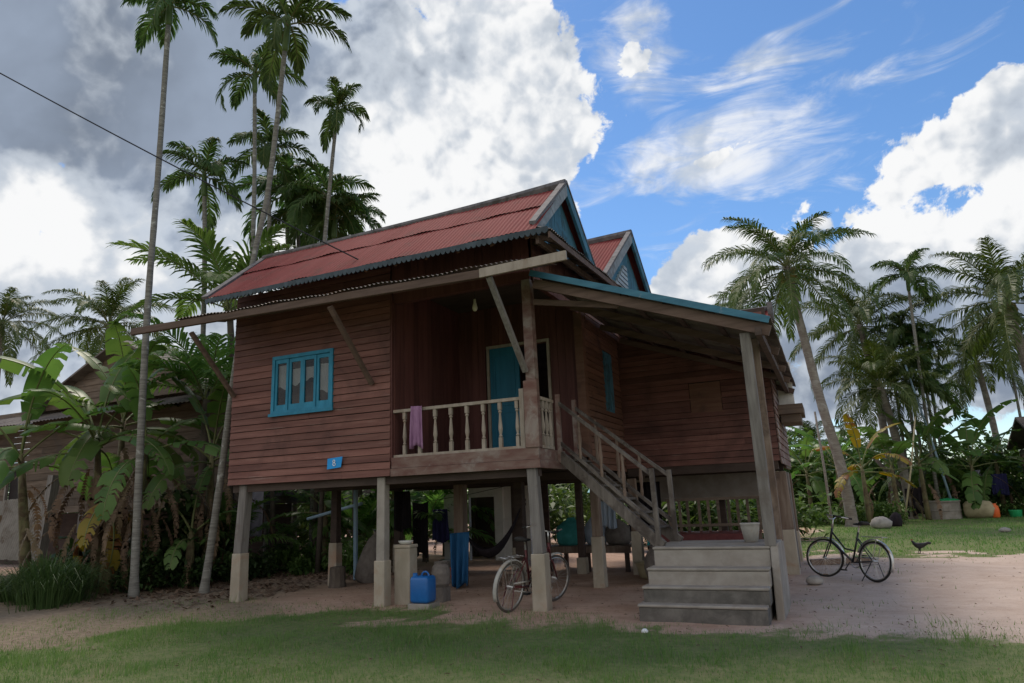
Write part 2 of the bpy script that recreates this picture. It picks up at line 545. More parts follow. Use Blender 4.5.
xs = axis(-16, 7, .11, 900)
ys = axis(3.5, 20, .11, 900)
GX, GY = np.meshgrid(xs, ys)
nx, ny = len(xs), len(ys)
near = (np.abs(GX) < 60) & (np.abs(GY) < 90)
GZ = np.where(near, height(GX, GY), -.02)
gv = np.stack([GX, GY, GZ], -1).reshape(-1, 3)
ii = (np.arange(ny - 1)[:, None] * nx + np.arange(nx - 1)[None]).reshape(-1)
gf = np.stack([ii, ii + 1, ii + nx + 1, ii + nx], -1)
me = bpy.data.meshes.new('ground')
me.vertices.add(len(gv))
me.vertices.foreach_set('co', gv.ravel())
me.loops.add(gf.size)
me.loops.foreach_set('vertex_index', gf.ravel())
me.polygons.add(len(gf))
me.polygons.foreach_set('loop_start', np.arange(len(gf)) * 4)
me.polygons.foreach_set('use_smooth', np.ones(len(gf), bool))
me.update(calc_edges=True)
ca = me.color_attributes.new('cover', 'FLOAT_COLOR', 'POINT')
cov = np.zeros((len(gv), 4), np.float32)
cov[:, 0] = grass_amount(GX, GY).ravel()
cov[:, 1] = sand_amount(GX, GY).ravel()
cov[:, 2] = ((1 - sstep(-9.4, -7.6, GX + (fbm(GX * .8, GY * .8) - .5) * 2 - .9 * (9 - np.minimum(GY, 9)))) * (1 - sstep(10, 14, GY))).ravel()
cov[:, 3] = 1
ca.data.foreach_set('color', cov.ravel())
me.materials.append(ground_mat())
ground = bpy.data.objects.new('ground', me)
COL.objects.link(ground)
tag(ground, 'sandy yard of packed earth, worn grass and pale dirt', 'ground', kind='structure')


def gz(x, y):
    return float(height(np.array([x]), np.array([y]))[0])


def blades(name, mat, n, x0, x1, y0, y1, h0, h1, w, seed, label, dens=None, lean=.5):
    r = np.random.RandomState(seed)
    x = r.uniform(x0, x1, n)
    y = r.uniform(y0, y1, n)
    d = grass_amount(x, y) if dens is None else dens(x, y)
    keep = r.rand(n) < d * .95 + .01
    x, y = x[keep], y[keep]
    n = len(x)
    z = height(x, y)
    clump = fbm(x * 2.3 + 5, y * 2.3, 3)
    hh = r.uniform(h0, h1, n) * (.2 + 2.2 * clump ** 2.2)
    a = r.uniform(0, 2 * np.pi, n)
    ww = w * r.uniform(.6, 1.3, n)
    dx, dy = np.cos(a) * ww / 2, np.sin(a) * ww / 2
    la = r.uniform(0, 2 * np.pi, n)
    ll = hh * lean * r.uniform(.1, 1.2, n)
    v = np.empty((n, 3, 3))
    v[:, 0] = np.stack([x - dx, y - dy, z - .004], -1)
    v[:, 1] = np.stack([x + dx, y + dy, z - .004], -1)
    v[:, 2] = np.stack([x + np.cos(la) * ll, y + np.sin(la) * ll, z + hh], -1)
    me = bpy.data.meshes.new(name)
    me.vertices.add(3 * n)
    me.vertices.foreach_set('co', v.ravel())
    me.loops.add(3 * n)
    me.loops.foreach_set('vertex_index', np.arange(3 * n))
    me.polygons.add(n)
    me.polygons.foreach_set('loop_start', np.arange(n) * 3)
    me.update(calc_edges=True)
    me.materials.append(mat)
    o = bpy.data.objects.new(name, me)
    COL.objects.link(o)
    return tag(o, label, 'grass', kind='stuff')


blades('lawn_grass', M['grassb'], 125000, -11, 3, 3.9, 9.2, .02, .08, .0065, 3, 'short worn grass across the front of the yard')
blades('field_grass', M['grassb'], 120000, -2, 26, 16.4, 44, .03, .09, .022, 4, 'short green grass beyond the bare sandy yard')

blades('grass_tufts', M['grassb'], 26000, -10.5, 3, 4.2, 9.0, .04, .13, .009, 14, 'longer tufts and dry straws standing out of the worn grass',
       lambda x, y: grass_amount(x, y) * sstep(.56, .68, fbm(x * 1.9 + 3, y * 1.9 + 7)) + .012 * (grass_amount(x, y) > .05), .9)
blades('yard_weeds', M['grassb'], 9000, -1.2, 6, 7.6, 17.5, .02, .07, .01, 15, 'sparse weeds coming up through the sandy yard',
       lambda x, y: sstep(.58, .7, fbm(x * 1.3 + 13, y * 1.3 + 2)) * (.8 - .6 * sstep(8.6, 11, y)), .9)

# ------------------------------------------------------------------ house
house = thing('stilt_house', 'red wooden house raised on posts with red metal roof and blue trim', 'house', (-6, 11, 0))


def clap(mb, o, ux, nrm, width, z0, z1, holes=(), bh=.112, rng=RND, seg=(1.6, 3.4)):
    """lapped horizontal boards on the plane through o, along ux, facing nrm"""
    o, ux, nrm = Vector(o), Vector(ux), Vector(nrm)
    nrow = int(round((z1 - z0) / bh))
    bh = (z1 - z0) / nrow
    for k in range(nrow):
        za, zb = z0 + k * bh, z0 + (k + 1) * bh
        cuts = [(0, width)]
        zc = (za + zb) / 2
        for hx0, hx1, hz0, hz1 in holes:
            if hz0 - .01 < zc < hz1 + .01:
                new = []
                for a, b in cuts:
                    if hx1 <= a or hx0 >= b:
                        new.append((a, b))
                    else:
                        if hx0 > a:
                            new.append((a, hx0))
                        if hx1 < b:
                            new.append((hx1, b))
                cuts = new
        for a, b in cuts:
            p = a
            while p < b - 1e-4:
                q = p + rng.uniform(*seg)
                if b - q < .5:
                    q = b
                d = rng.uniform(-.003, .003)
                dz = rng.uniform(-.003, .003)
                dz2 = rng.uniform(-.003, .003)
                A = [o + ux * (p + .001) + Vector((0, 0, za + .002 + dz)) + nrm * (.012 + d), o + ux * (p + .001) + Vector((0, 0, za + .002 + dz)) + nrm * (.036 + d),
                     o + ux * (p + .001) + Vector((0, 0, zb - .0055)) + nrm * (.02 + d), o + ux * (p + .001) + Vector((0, 0, zb - .0055)) + nrm * (.004)]
                B = [v + ux * (q - p - .003) + Vector((0, 0, dz2 - dz)) for v in A]
                mb.hexa(A, B)
                p = q


def vboards(mb, o, ux, nrm, width, z0, ztop, bw=.14, rng=RND, holes=()):
    o, ux, nrm = Vector(o), Vector(ux), Vector(nrm)
    n = int(round(width / bw))
    bw = width / n
    for k in range(n):
        a, b = k * bw + .002, (k + 1) * bw - .002
        za = z0
        d = rng.uniform(0, .008)
        spans = [(z0, None)]
        for hx0, hx1, hz0, hz1 in holes:
            if hx0 - .01 < (a + b) / 2 < hx1 + .01:
                spans = [(hz1, None)] if hz0 <= z0 else [(z0, hz0), (hz1, None)]
        for s0, s1 in spans:
            t0 = ztop(a) if s1 is None else s1
            t1 = ztop(b) if s1 is None else s1
            if max(t0, t1) - s0 < .02:
                continue
            t0, t1 = max(t0, s0 + .01), max(t1, s0 + .01)
            A = [o + ux * a + Vector((0, 0, s0)) + nrm * d, o + ux * b + Vector((0, 0, s0)) + nrm * d, o + ux * b + Vector((0, 0, t1)) + nrm * d, o + ux * a + Vector((0, 0, t0)) + nrm * d]
            B = [v + nrm * .02 for v in A]
            mb.hexa(A, B)


ZF = 1.9        # underside of the boarded floor
# main front wall with its window opening
WIN = (-8.5, -7.2, 3.0, 4.02)
mb = MB()
clap(mb, (-9.42, 8.9, 0), (1, 0, 0), (0, -1, 0), 3.33, ZF - .02, 5.25, [(WIN[0] + 9.42, WIN[1] + 9.42, WIN[2], WIN[3])])
fw = mb.build('front_wall', M['red'], house)
mb = MB()
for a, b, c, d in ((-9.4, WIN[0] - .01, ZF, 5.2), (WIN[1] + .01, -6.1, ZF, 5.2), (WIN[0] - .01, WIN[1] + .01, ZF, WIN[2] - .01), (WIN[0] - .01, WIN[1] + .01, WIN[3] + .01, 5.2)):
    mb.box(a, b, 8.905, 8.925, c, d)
mb.build('wall_backing', M['stand_in'], fw)
mb = MB()
clap(mb, (-9.42, 11.2, 0), (0, -1, 0), (-1, 0, 0), 2.3, ZF, 5.1)
clap(mb, (-9.42, 14.9, 0), (0, -1, 0), (-1, 0, 0), 3.7, ZF, 5.1)
mb.build('end_wall', M['red'], house)
# inner face of the room beside the veranda and the wall behind it
mb = MB()
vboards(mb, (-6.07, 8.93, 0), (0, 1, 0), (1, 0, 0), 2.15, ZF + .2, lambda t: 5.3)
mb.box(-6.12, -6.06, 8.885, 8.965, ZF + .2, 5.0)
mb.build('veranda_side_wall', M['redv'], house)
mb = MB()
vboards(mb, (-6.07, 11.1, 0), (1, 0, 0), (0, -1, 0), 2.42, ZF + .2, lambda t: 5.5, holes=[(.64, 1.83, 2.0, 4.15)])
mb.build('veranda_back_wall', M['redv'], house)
# door: frame, blue leaf, near-black sheet in place of the unlit room
mb = MB()
for x in (-5.46, -4.27):
    mb.box(x, x + .05, 11.04, 11.12, 2.1, 4.17)
mb.box(-5.46, -4.22, 11.035, 11.12, 4.17, 4.22)
dr = mb.build('door', M['pale'], house)
mb = MB()
mb.box(-5.41, -4.83, 11.07, 11.11, 2.12, 4.17)
for z0, z1 in ((2.25, 3.0), (3.1, 4.05)):
    for a, b, c, d in ((-5.33, -4.91, z0, z0 + .03), (-5.33, -4.91, z1 - .03, z1), (-5.33, -5.3, z0 + .03, z1 - .03), (-4.94, -4.91, z0 + .03, z1 - .03)):
        mb.box(a, b, 11.058, 11.072, c, d)
mb.build('door_leaf', M['bluedoor'], dr)
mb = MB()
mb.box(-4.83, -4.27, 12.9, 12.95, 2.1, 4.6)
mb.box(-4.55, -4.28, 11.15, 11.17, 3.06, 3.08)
mb.build('dark_room_sheet', M['stand_in'], dr)
# wall of the rear block beside the stair
mb = MB()
clap(mb, (-3.65, 11.1, 0), (0, 1, 0), (1, 0, 0), 2.3, ZF, 5.3, [(1.2, 1.75, 3.0, 4.15)])
mb.build('stair_side_wall', M['brownbd'], house)
mb = MB()
mb.box(-3.66, -3.62, 12.3, 12.85, 3.0, 4.15)
mb.box(-3.62, -3.605, 12.33, 12.56, 3.05, 4.1)
mb.box(-3.62, -3.605, 12.59, 12.82, 3.05, 4.1)
mb.build('shutter', M['teal'], house)
# wing
mb = MB()
clap(mb, (-3.62, 13.4, 0), (1, 0, 0), (0, -1, 0), 2.84, 1.95, 4.75, [(1.35, 1.95, 2.93, 3.5)])
wg = mb.build('wing_front_wall', M['red'], house)
mb = MB()
mb.box(-3.6, -.83, 13.405, 13.425, 1.96, 4.7)
mb.build('wall_backing', M['stand_in'], wg)
mb = MB()
mb.box(-2.26, -1.68, 13.375, 13.4, 2.93, 3.5)
mb.box(-2.27, -1.67, 13.36, 13.374, 3.18, 3.22)
mb.build('shutter', M['brownbd'], wg)
mb = MB()
clap(mb, (-.78, 13.4, 0), (0, 1, 0), (1, 0, 0), 3.2, 1.9, 4.35, bh=.13)
mb.build('wing_side_wall', M['redworn'], house)
mb = MB()
mb.box(-9.4, -.8, 14.9, 14.96, ZF, 5.2)
mb.build('rear_wall', M['dark'], house)
# floor, joists, fascia
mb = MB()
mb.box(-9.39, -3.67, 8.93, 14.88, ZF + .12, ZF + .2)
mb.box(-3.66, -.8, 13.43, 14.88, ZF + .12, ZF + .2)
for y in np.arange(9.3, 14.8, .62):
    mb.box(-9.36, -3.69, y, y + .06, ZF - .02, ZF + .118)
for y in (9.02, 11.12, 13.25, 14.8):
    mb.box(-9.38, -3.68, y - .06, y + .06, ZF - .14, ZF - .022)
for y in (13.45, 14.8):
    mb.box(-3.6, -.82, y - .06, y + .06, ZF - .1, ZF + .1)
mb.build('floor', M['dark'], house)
mb = MB()
mb.box(-6.06, -3.6, 8.84, 8.925, ZF - .03, ZF + .085)
mb.box(-6.06, -3.62, 8.865, 8.925, ZF + .09, ZF + .25)
mb.box(-3.665, -3.61, 8.93, 9.95, ZF - .03, ZF + .085)
mb.box(-3.665, -3.63, 8.93, 9.95, ZF + .09, ZF + .24)
mb.build('veranda_fascia', M['redworn'], house)
# veranda corner post
mb = MB()
mb.beam((-3.70, 8.96, ZF + .25), (-3.72, 8.96, 4.62), .15, .15, .14, .14)
mb.box(-3.81, -3.6, 8.845, 8.862, ZF + .25, 3.1)
mb.build('veranda_post', M['redworn'], house)
mb = MB()
mb.box(-3.73, -3.58, 11.0, 11.16, ZF + .2, 5.0)
mb.build('veranda_post', M['brownbd'], house)
# railing
mb = MB()
mb.box(-6.05, -3.8, 8.91, 8.96, 2.15, 2.19)
mb.box(-6.05, -3.8, 8.90, 8.97, 2.84, 2.885)
mb.box(-3.68, -3.64, 9.05, 9.55, 2.15, 2.19)
mb.box(-3.69, -3.63, 9.05, 9.55, 2.84, 2.885)
mb.box(-3.9, -3.83, 8.89, 8.985, 2.15, 3.0)
rail = mb.build('railing', M['pale'], house)


def baluster(x, y):
    m = MB()
    m.box(x - .025, x + .025, y - .025, y + .025, 2.19, 2.33)
    m.box(x - .025, x + .025, y - .025, y + .025, 2.73, 2.84)
    m.lathe([(.016, 2.33), (.03, 2.35), (.018, 2.37), (.033, 2.45), (.03, 2.5), (.018, 2.64), (.016, 2.68), (.03, 2.7), (.016, 2.73)], (x, y, 0), 8)
    return m.build('baluster', M['pale'], rail)


for k in range(8):
    baluster(-5.86 + k * .272, 8.935)
for k in range(3):
    baluster(-3.66, 9.16 + k * .15)
# window
wx0, wx1, wz0, wz1 = WIN
mb = MB()
for a, b, c, d in ((wx0, wx1, wz0, wz0 + .075), (wx0, wx1, wz1 - .06, wz1), (wx0, wx0 + .06, wz0 + .075, wz1 - .06), (wx1 - .06, wx1, wz0 + .075, wz1 - .06)):
    mb.box(a, b, 8.845, 8.93, c, d)
mb.box(wx0 - .03, wx1 + .03, 8.82, 8.843, wz0 - .02, wz0 + .03)
win = mb.build('window', M['blue'], house)
lw = (wx1 - wx0 - .12) / 4
for k in range(4):
    a = wx0 + .06 + k * lw + .004
    b = a + lw - .008
    y = 8.862 + (.0, .012, .004, .015)[k]
    m = MB()
    m.box(a, a + .046, y, y + .035, wz0 + .078, wz1 - .063)
    m.box(b - .046, b, y, y + .035, wz0 + .078, wz1 - .063)
    m.box(a + .046, b - .046, y, y + .035, wz0 + .078, wz0 + .17)
    m.box(a + .046, b - .046, y, y + .035, wz1 - .13, wz1 - .063)
    m.build('sash', M['blue'], win)
    m = MB()
    t = (.01, -.006, .004, -.012)[k]
    m.hexa([(a + .044, y + .02, wz0 + .168), (b - .044, y + .02 + t, wz0 + .168), (b - .044, y + .012 + t, wz1 - .128), (a + .044, y + .012, wz1 - .128)],
           [(a + .044, y + .026, wz0 + .168), (b - .044, y + .026 + t, wz0 + .168), (b - .044, y + .018 + t, wz1 - .128), (a + .044, y + .018, wz1 - .128)])
    m.build('pane', M['glass'], win)

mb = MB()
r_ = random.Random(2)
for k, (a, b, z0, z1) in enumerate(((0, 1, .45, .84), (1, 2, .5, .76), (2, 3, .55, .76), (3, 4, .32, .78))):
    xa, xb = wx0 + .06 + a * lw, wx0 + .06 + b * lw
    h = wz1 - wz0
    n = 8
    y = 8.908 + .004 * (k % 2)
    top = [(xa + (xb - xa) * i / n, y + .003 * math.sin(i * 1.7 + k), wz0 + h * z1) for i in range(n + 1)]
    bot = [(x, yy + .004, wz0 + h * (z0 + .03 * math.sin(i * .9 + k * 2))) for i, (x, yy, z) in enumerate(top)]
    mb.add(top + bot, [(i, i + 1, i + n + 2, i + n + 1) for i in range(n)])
mb.build('stand_in', M['sky_glint'], win)  # white pieces behind the glass standing in for reflected sky
mb = MB()
mb.box(wx0 + .1, wx1 - .3, 9.1, 9.11, wz0 + .05, wz0 + .55)
mb.build('bedding', M['redworn'], win)
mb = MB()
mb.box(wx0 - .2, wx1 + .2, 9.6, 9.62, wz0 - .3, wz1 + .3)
mb.build('dark_window_sheet', M['stand_in'], win)  # near-black sheet painting the darkness of the room behind the panes

# ---- roofs


def corr(mb, p00, p10, p01, p11, n_waves, amp=.018, rows=6, sag=0, thick=0):
    """corrugated sheet: p00-p10 along the eave, p01-p11 along the ridge; waves along the eave"""
    p00, p10, p01, p11 = map(Vector, (p00, p10, p01, p11))
    nrm = (p10 - p00).cross(p01 - p00).normalized()
    nu = n_waves * 6
    k = len(mb.v)
    for j in range(rows + 1):
        t = j / rows
        for i in range(nu + 1):
            s = i / nu
            p = (p00 * (1 - s) + p10 * s) * (1 - t) + (p01 * (1 - s) + p11 * s) * t
            w = math.sin(2 * math.pi * n_waves * s) * amp
            sg = -sag * math.sin(math.pi * s) * t
            mb.v.append(tuple(p + nrm * w + Vector((0, 0, sg + (.012 * math.sin(s * 23) + .007 * math.sin(s * 61 + t * 5)) * (1 - .6 * t)))))
    for j in range(rows):
        for i in range(nu):
            a = k + j * (nu + 1) + i
            mb.f.append((a, a + 1, a + nu + 2, a + nu + 1))


EY, EZ, RY, RZ = 8.3, 5.1, 10.04, 6.5
xl_e, xl_r, xr_e, xr_r = -9.6, -9.95, -3.3, -3.4
ty = (RY - EY)
roofA = None
mb = MB()
# lower course then upper course lapped over it
lap = .6
q0 = (xl_e, EY, EZ)
ml = Vector(q0).lerp(Vector((xl_r, RY, RZ - .04)), lap)
mr = Vector((xr_e, EY, EZ + .02)).lerp(Vector((xr_r, RY, RZ)), lap)
corr(mb, (xl_e, EY, EZ), (xr_e, EY, EZ + .02), ml, mr, 84, .0055, 5)
up = Vector((0, -.01, .016))
ml2 = Vector(q0).lerp(Vector((xl_r, RY, RZ - .04)), lap - .05) + up
mr2 = Vector((xr_e, EY, EZ + .02)).lerp(Vector((xr_r, RY, RZ)), lap - .05) + up
corr(mb, ml2, mr2, Vector((xl_r, RY, RZ - .04)) + up, Vector((xr_r, RY, RZ)) + up, 84, .0055, 5)
# back slope
corr(mb, (xr_r, 11.75, 5.25), (xl_e, 11.75, 5.2), (xr_r, RY, RZ), (xl_r, RY, RZ - .04), 60, .013, 4)
roofA = mb.build('roof', M['roof'], house)
mb = MB()
mb.tube([(xl_r - .03, RY, RZ - .02), (-8, RY, RZ - .035), (-6, RY, RZ - .01), (-4.4, RY, RZ + .02), (xr_r + .02, RY, RZ + .05)], [.07, .075, .075, .085, .1], 8)
mb.beam((xl_r - .02, RY, RZ - .02), (xl_e, EY, EZ + .03), .12, .05)
mb.build('ridge_cap', M['ridge'], roofA)


def valance(mb, p, q, depth, tooth, thick=.02):
    p, q = Vector(p), Vector(q)
    L = (q - p).length
    n = int(L / tooth)
    d = (q - p) / n
    nr = d.cross(Vector((0, 0, 1))).normalized() * thick
    for k in range(n):
        a = p + d * k
        prof = [(0, 0), (1, 0), (1, -.55), (.8, -.86), (.5, -1), (.2, -.86), (0, -.55)]
        F = [a + d * s + Vector((0, 0, t * depth)) for s, t in prof]
        m = len(F)
        mb.add(F + [v + nr for v in F], [tuple(range(m)), tuple(reversed(range(m, 2 * m)))] + [(i, i + m, (i + 1) % m + m, (i + 1) % m) for i in range(m)])


mb = MB()
valance(mb, (xl_e + .02, EY + .015, EZ + .0), (-3.1, EY + .015, EZ + .02), .1, .085)
mb.build('valance', M['valance'], roofA)
mb = MB()
# soffit boards and rafters under the front eave
for x in np.arange(-9.5, -3.2, .55):
    mb.beam((x, EY + .06, EZ - .05), (x, RY, RZ - .14), .05, .07)
mb.hexa([(-9.55, EY + .04, EZ - .03), (-3.42, EY + .04, EZ - .03), (-3.42, RY, RZ - .05), (-9.8, RY, RZ - .09)],
        [(-9.55, EY + .04, EZ - .015), (-3.42, EY + .04, EZ - .015), (-3.42, RY, RZ - .035), (-9.8, RY, RZ - .075)])
mb.build('rafter', M['brownbd'], roofA)


def bargeboards(parent, X, front, apex, rear, w=.17, mf='barge', mr='teal', endx=.0):
    """two boards closing a gable; front/apex/rear are (y, z) of the outer edge"""
    for (a, b, m) in ((front, apex, mf), (rear, apex, mr)):
        k = MB()
        a_, b_ = Vector((X, a[0], a[1])), Vector((X, b[0], b[1]))
        d = (b_ - a_).normalized()
        n = Vector((0, -d.z, d.y))
        if n.z > 0:
            n = -n
        A = [a_, b_, b_ + Vector((0, 0, -w * 1.25)), a_ + n * w]
        k.hexa([v + Vector((.03, 0, 0)) for v in A], [v + Vector((-.02, 0, 0)) for v in A])
        k.build('barge_board', M[m], parent)
        # grey capping strip lying on the sheets along the rake
        k = MB()
        A = [a_ + Vector((.04, 0, .0)), b_ + Vector((.04, 0, .02)), b_ + Vector((.04, 0, .07)), a_ + Vector((.04, 0, .05))]
        k.hexa(A, [v + Vector((-.1, 0, .01)) for v in A])
        k.build('rake_cap', M['ridge'], parent)


bargeboards(roofA, -3.4, (8.52, 5.29), (10.05, 6.56), (11.6, 5.3))
mb = MB()
vboards(mb, (-3.56, 8.75, 0), (0, 1, 0), (1, 0, 0), 2.6, 5.25, lambda t: 6.42 - .83 * abs(t - 1.3), bw=.12)
mb.build('gable_boards', M['teal'], roofA)
# pent skirt under the gable
mb = MB()
corr(mb, (-3.06, EY, 5.07), (-3.06, 12.5, 5.24), (-3.5, EY + .25, 5.3), (-3.5, 12.5, 5.42), 56, .012, 2)
mb.build('gable_skirt', M['roofgrey'], roofA)
mb = MB()
mb.beam((-3.09, EY + .02, 5.0), (-3.09, 12.5, 5.18), .03, .09)
mb.beam((-3.3, EY + .1, 4.98), (-3.3, 12.4, 5.16), .05, .09)
for y in np.arange(8.6, 12.4, .45):
    mb.beam((-3.12, y, 5.0 + .04 * (y - 8.3)), (-3.64, y, 5.2 + .04 * (y - 8.3)), .05, .06)
mb.build('skirt_rafter', M['woodx'], roofA)
# wall above the lean-to
mb = MB()
vboards(mb, (-3.64, 8.97, 0), (0, 1, 0), (1, 0, 0), 2.2, 4.58, lambda t: 5.35, bw=.1)
mb.build('gable_wall', M['red'], house)
mb = MB()
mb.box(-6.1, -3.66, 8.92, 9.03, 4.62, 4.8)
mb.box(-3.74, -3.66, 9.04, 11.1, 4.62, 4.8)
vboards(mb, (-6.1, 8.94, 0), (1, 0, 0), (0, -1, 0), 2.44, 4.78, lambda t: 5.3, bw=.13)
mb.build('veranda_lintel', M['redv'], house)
# ceiling over the veranda
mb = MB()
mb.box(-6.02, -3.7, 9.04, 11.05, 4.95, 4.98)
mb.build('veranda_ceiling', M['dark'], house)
# awning: beam on three struts, tin sheet
mb = MB()
mb.beam((-10.86, 7.9, 4.6), (-3.9, 7.9, 4.45), .07, .12)
aw = mb.build('awning_beam', M['woodx'], house)
mb = MB()
mb.beam((-3.95, 7.862, 4.45), (-2.7, 7.862, 4.475), .035, .125)
mb.build('splice_plank', M['pale'], aw)
for (xw, zw, xb, m) in ((-9.36, 3.42, -9.42, 'woodx'), (-6.42, 3.33, -6.52, 'woodx'), (-3.76, 3.23, -3.84, 'grey')):
    mb = MB()
    mb.beam((xw, 8.85, zw), (xb, 7.92, 4.4), .075, .055)
    mb.build('strut', M[m], aw)
mb = MB()
corr(mb, (-9.75, 7.84, 4.645), (-3.2, 7.84, 4.53), (-9.75, 8.88, 4.84), (-3.2, 8.88, 4.76), 86, .012, 3)
mb.build('awning_sheet', M['tin'], aw)

# rear block roof
BY, BZ, BE, BEZ = 14.25, 7.1, 11.65, 5.25
mb = MB()
corr(mb, (-9.6, BE, BEZ), (-3.35, BE, BEZ), (-9.8, BY, BZ), (-3.35, BY, BZ), 84, .0055, 5)
corr(mb, (-3.35, 2 * BY - BE, BEZ), (-9.6, 2 * BY - BE, BEZ), (-3.35, BY, BZ), (-9.8, BY, BZ), 84, .0055, 5)
roofB = mb.build('rear_roof', M['roof'], house)
mb = MB()
mb.tube([(-9.85, BY, BZ), (-6.4, BY, BZ - .02), (-3.33, BY, BZ + .05)], [.08, .08, .1], 8)
mb.build('ridge_cap', M['ridge'], roofB)
bargeboards(roofB, -3.36, (11.9, 5.47), (BY, BZ + .06), (16.9, 5.25), .18)
mb = MB()
vboards(mb, (-3.55, 12.2, 0), (0, 1, 0), (1, 0, 0), 4.1, 5.2, lambda t: 6.98 - .72 * abs(t - 2.05), bw=.14)
mb.build('gable_boards', M['teal'], roofB)
mb = MB()
for k in range(9):
    z = 5.4 + k * .11
    mb.beam((-3.5, 13.0 + max(0, (z - 5.6)) * 1.3, z), (-3.5, 14.15, z), .05, .075)
mb.build('louvre', M['louvre'], roofB)
mb = MB()
clap(mb, (-3.6, 11.2, 0), (0, 1, 0), (1, 0, 0), 3.7, 4.5, 5.35)
mb.build('gable_wall', M['brownbd'], house)

# lean-to over the stair and wing
mb = MB()
LX0, LZ0, LX1, LZ1 = -3.5, 4.6, -.4, 3.46
corr(mb, (LX1, 8.56, LZ1), (LX1, 15.2, LZ1 + .06), (LX0, 8.56, LZ0), (LX0, 15.2, LZ0 + .06), 80, .012, 8)
lean = mb.build('lean_to_roof', M['roofgrey'], house)
mb = MB()
mb.beam((LX0, 8.55, LZ0 - .02), (LX1 - .02, 8.55, LZ1 - .02), .025, .085)
mb.build('fascia', M['bluefascia'], lean)
mb = MB()
mb.beam((LX0 + .02, 8.64, LZ0 - .16), (LX1 - .03, 8.64, LZ1 - .14), .06, .13)
for y in (10.2, 11.8, 13.1, 14.7):
    mb.beam((LX0 + .02, y, LZ0 - .12), (LX1 - .03, y, LZ1 - .12), .06, .1)
mb.build('rafter', M['woodx'], lean)
mb = MB()
for k in range(6):
    t = (k + .3) / 5.6
    x = LX0 + (LX1 - LX0) * t
    z = LZ0 + (LZ1 - LZ0) * t
    mb.box(x - .03, x + .03, 8.68, 15.1, z - .06, z - .018)
mb.beam((LX1 - .16, 8.5, LZ1 - .15), (LX1 - .16, 15.1, LZ1 - .09), .07, .1)
mb.build('purlin', M['dark'], lean)
mb = MB()
mb.beam((-3.6, 8.9, 4.25), (-2.3, 8.72, 3.95), .05, .08)
mb.build('bracket', M['woodx'], lean)
# lean-to posts standing on the landing
for (xa, ya, za, xb, yb, w, m) in ((-.74, 8.95, .8, -.73, 8.74, .13, 'grey'), (-.7, 9.75, .8, -.69, 9.6, .1, 'wood')):
    mb = MB()
    zt = LZ0 + (LZ1 - LZ0) * (xb - LX0) / (LX1 - LX0) - (.23 if ya < 9 else .12)
    mb.beam((xa, ya, za), (xb, yb, zt), w, w, w * .95, w * .95, side=(1, 0, 0))
    mb.build('lean_to_post', M[m], house)
# shelf box and sheet fixed to the far side of the wing
mb = MB()
mb.box(-.76, -.3, 14.2, 15.4, 2.86, 3.04)
mb.box(-.72, -.36, 14.3, 15.3, 2.7, 2.855)
mb.build('wash_shelf', M['greyx'], house)
mb = MB()
mb.box(-.74, -.45, 14.75, 14.79, 3.05, 3.95)
mb.build('splash_board', M['plaster'], house)
# third, lower roof of the kitchen end
mb = MB()
KY, KZ = 16.9, 5.62
corr(mb, (-6, 15.9, KZ - .75), (-.78, 15.9, KZ - .75), (-6, KY, KZ), (-.78, KY, KZ), 70, .013, 3)
corr(mb, (-.78, 18.5, KZ - 1.2), (-6, 18.5, KZ - 1.2), (-.78, KY, KZ), (-6, KY, KZ), 70, .013, 3)
kr = mb.build('kitchen_roof', M['roof'], house)
mb = MB()
mb.tube([(-6, KY, KZ + .02), (-.76, KY, KZ + .03)], .07, 8)
mb.box(-.83, -.72, KY - .22, KY + .2, KZ - .3, KZ + .14)
mb.build('ridge_cap', M['ridge'], kr)
mb = MB()
mb.box(-5.9, -.85, 16.6, 16.66, 1.9, KZ - .55)
mb.box(-.9, -.85, 16.66, 18.4, 1.9, KZ - 1.2)
mb.build('kitchen_wall', M['greyx'], house)

# posts: footing below, timber or concrete shaft above
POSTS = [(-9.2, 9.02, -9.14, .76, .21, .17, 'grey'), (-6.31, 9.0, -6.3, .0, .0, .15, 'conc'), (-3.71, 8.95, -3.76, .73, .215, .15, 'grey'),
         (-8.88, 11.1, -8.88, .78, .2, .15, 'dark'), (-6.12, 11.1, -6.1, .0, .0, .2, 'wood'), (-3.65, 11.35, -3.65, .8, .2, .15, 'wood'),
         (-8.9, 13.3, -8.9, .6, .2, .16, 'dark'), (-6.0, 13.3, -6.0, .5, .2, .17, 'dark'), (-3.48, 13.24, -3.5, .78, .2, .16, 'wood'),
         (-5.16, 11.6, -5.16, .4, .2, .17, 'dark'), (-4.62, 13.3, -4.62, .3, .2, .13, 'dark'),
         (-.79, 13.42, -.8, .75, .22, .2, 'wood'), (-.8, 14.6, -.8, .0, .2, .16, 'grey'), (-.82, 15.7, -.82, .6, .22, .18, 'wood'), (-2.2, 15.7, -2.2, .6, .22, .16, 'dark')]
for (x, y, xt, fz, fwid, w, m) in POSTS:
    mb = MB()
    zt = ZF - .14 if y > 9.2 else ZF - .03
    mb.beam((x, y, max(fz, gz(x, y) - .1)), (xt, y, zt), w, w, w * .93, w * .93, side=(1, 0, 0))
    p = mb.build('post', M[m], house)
    if fz > 0:
        mb = MB()
        mb.beam((x, y, gz(x, y) - .15), (x, y, fz), fwid, fwid, fwid * .93, fwid * .93, side=(1, 0, 0))
        mb.build('post_footing', M['concpost'], p)
mb = MB()
mb.box(-6.41, -6.22, 8.91, 9.1, -.1, .64)
mb.build('post_footing', M['concpost'], house)

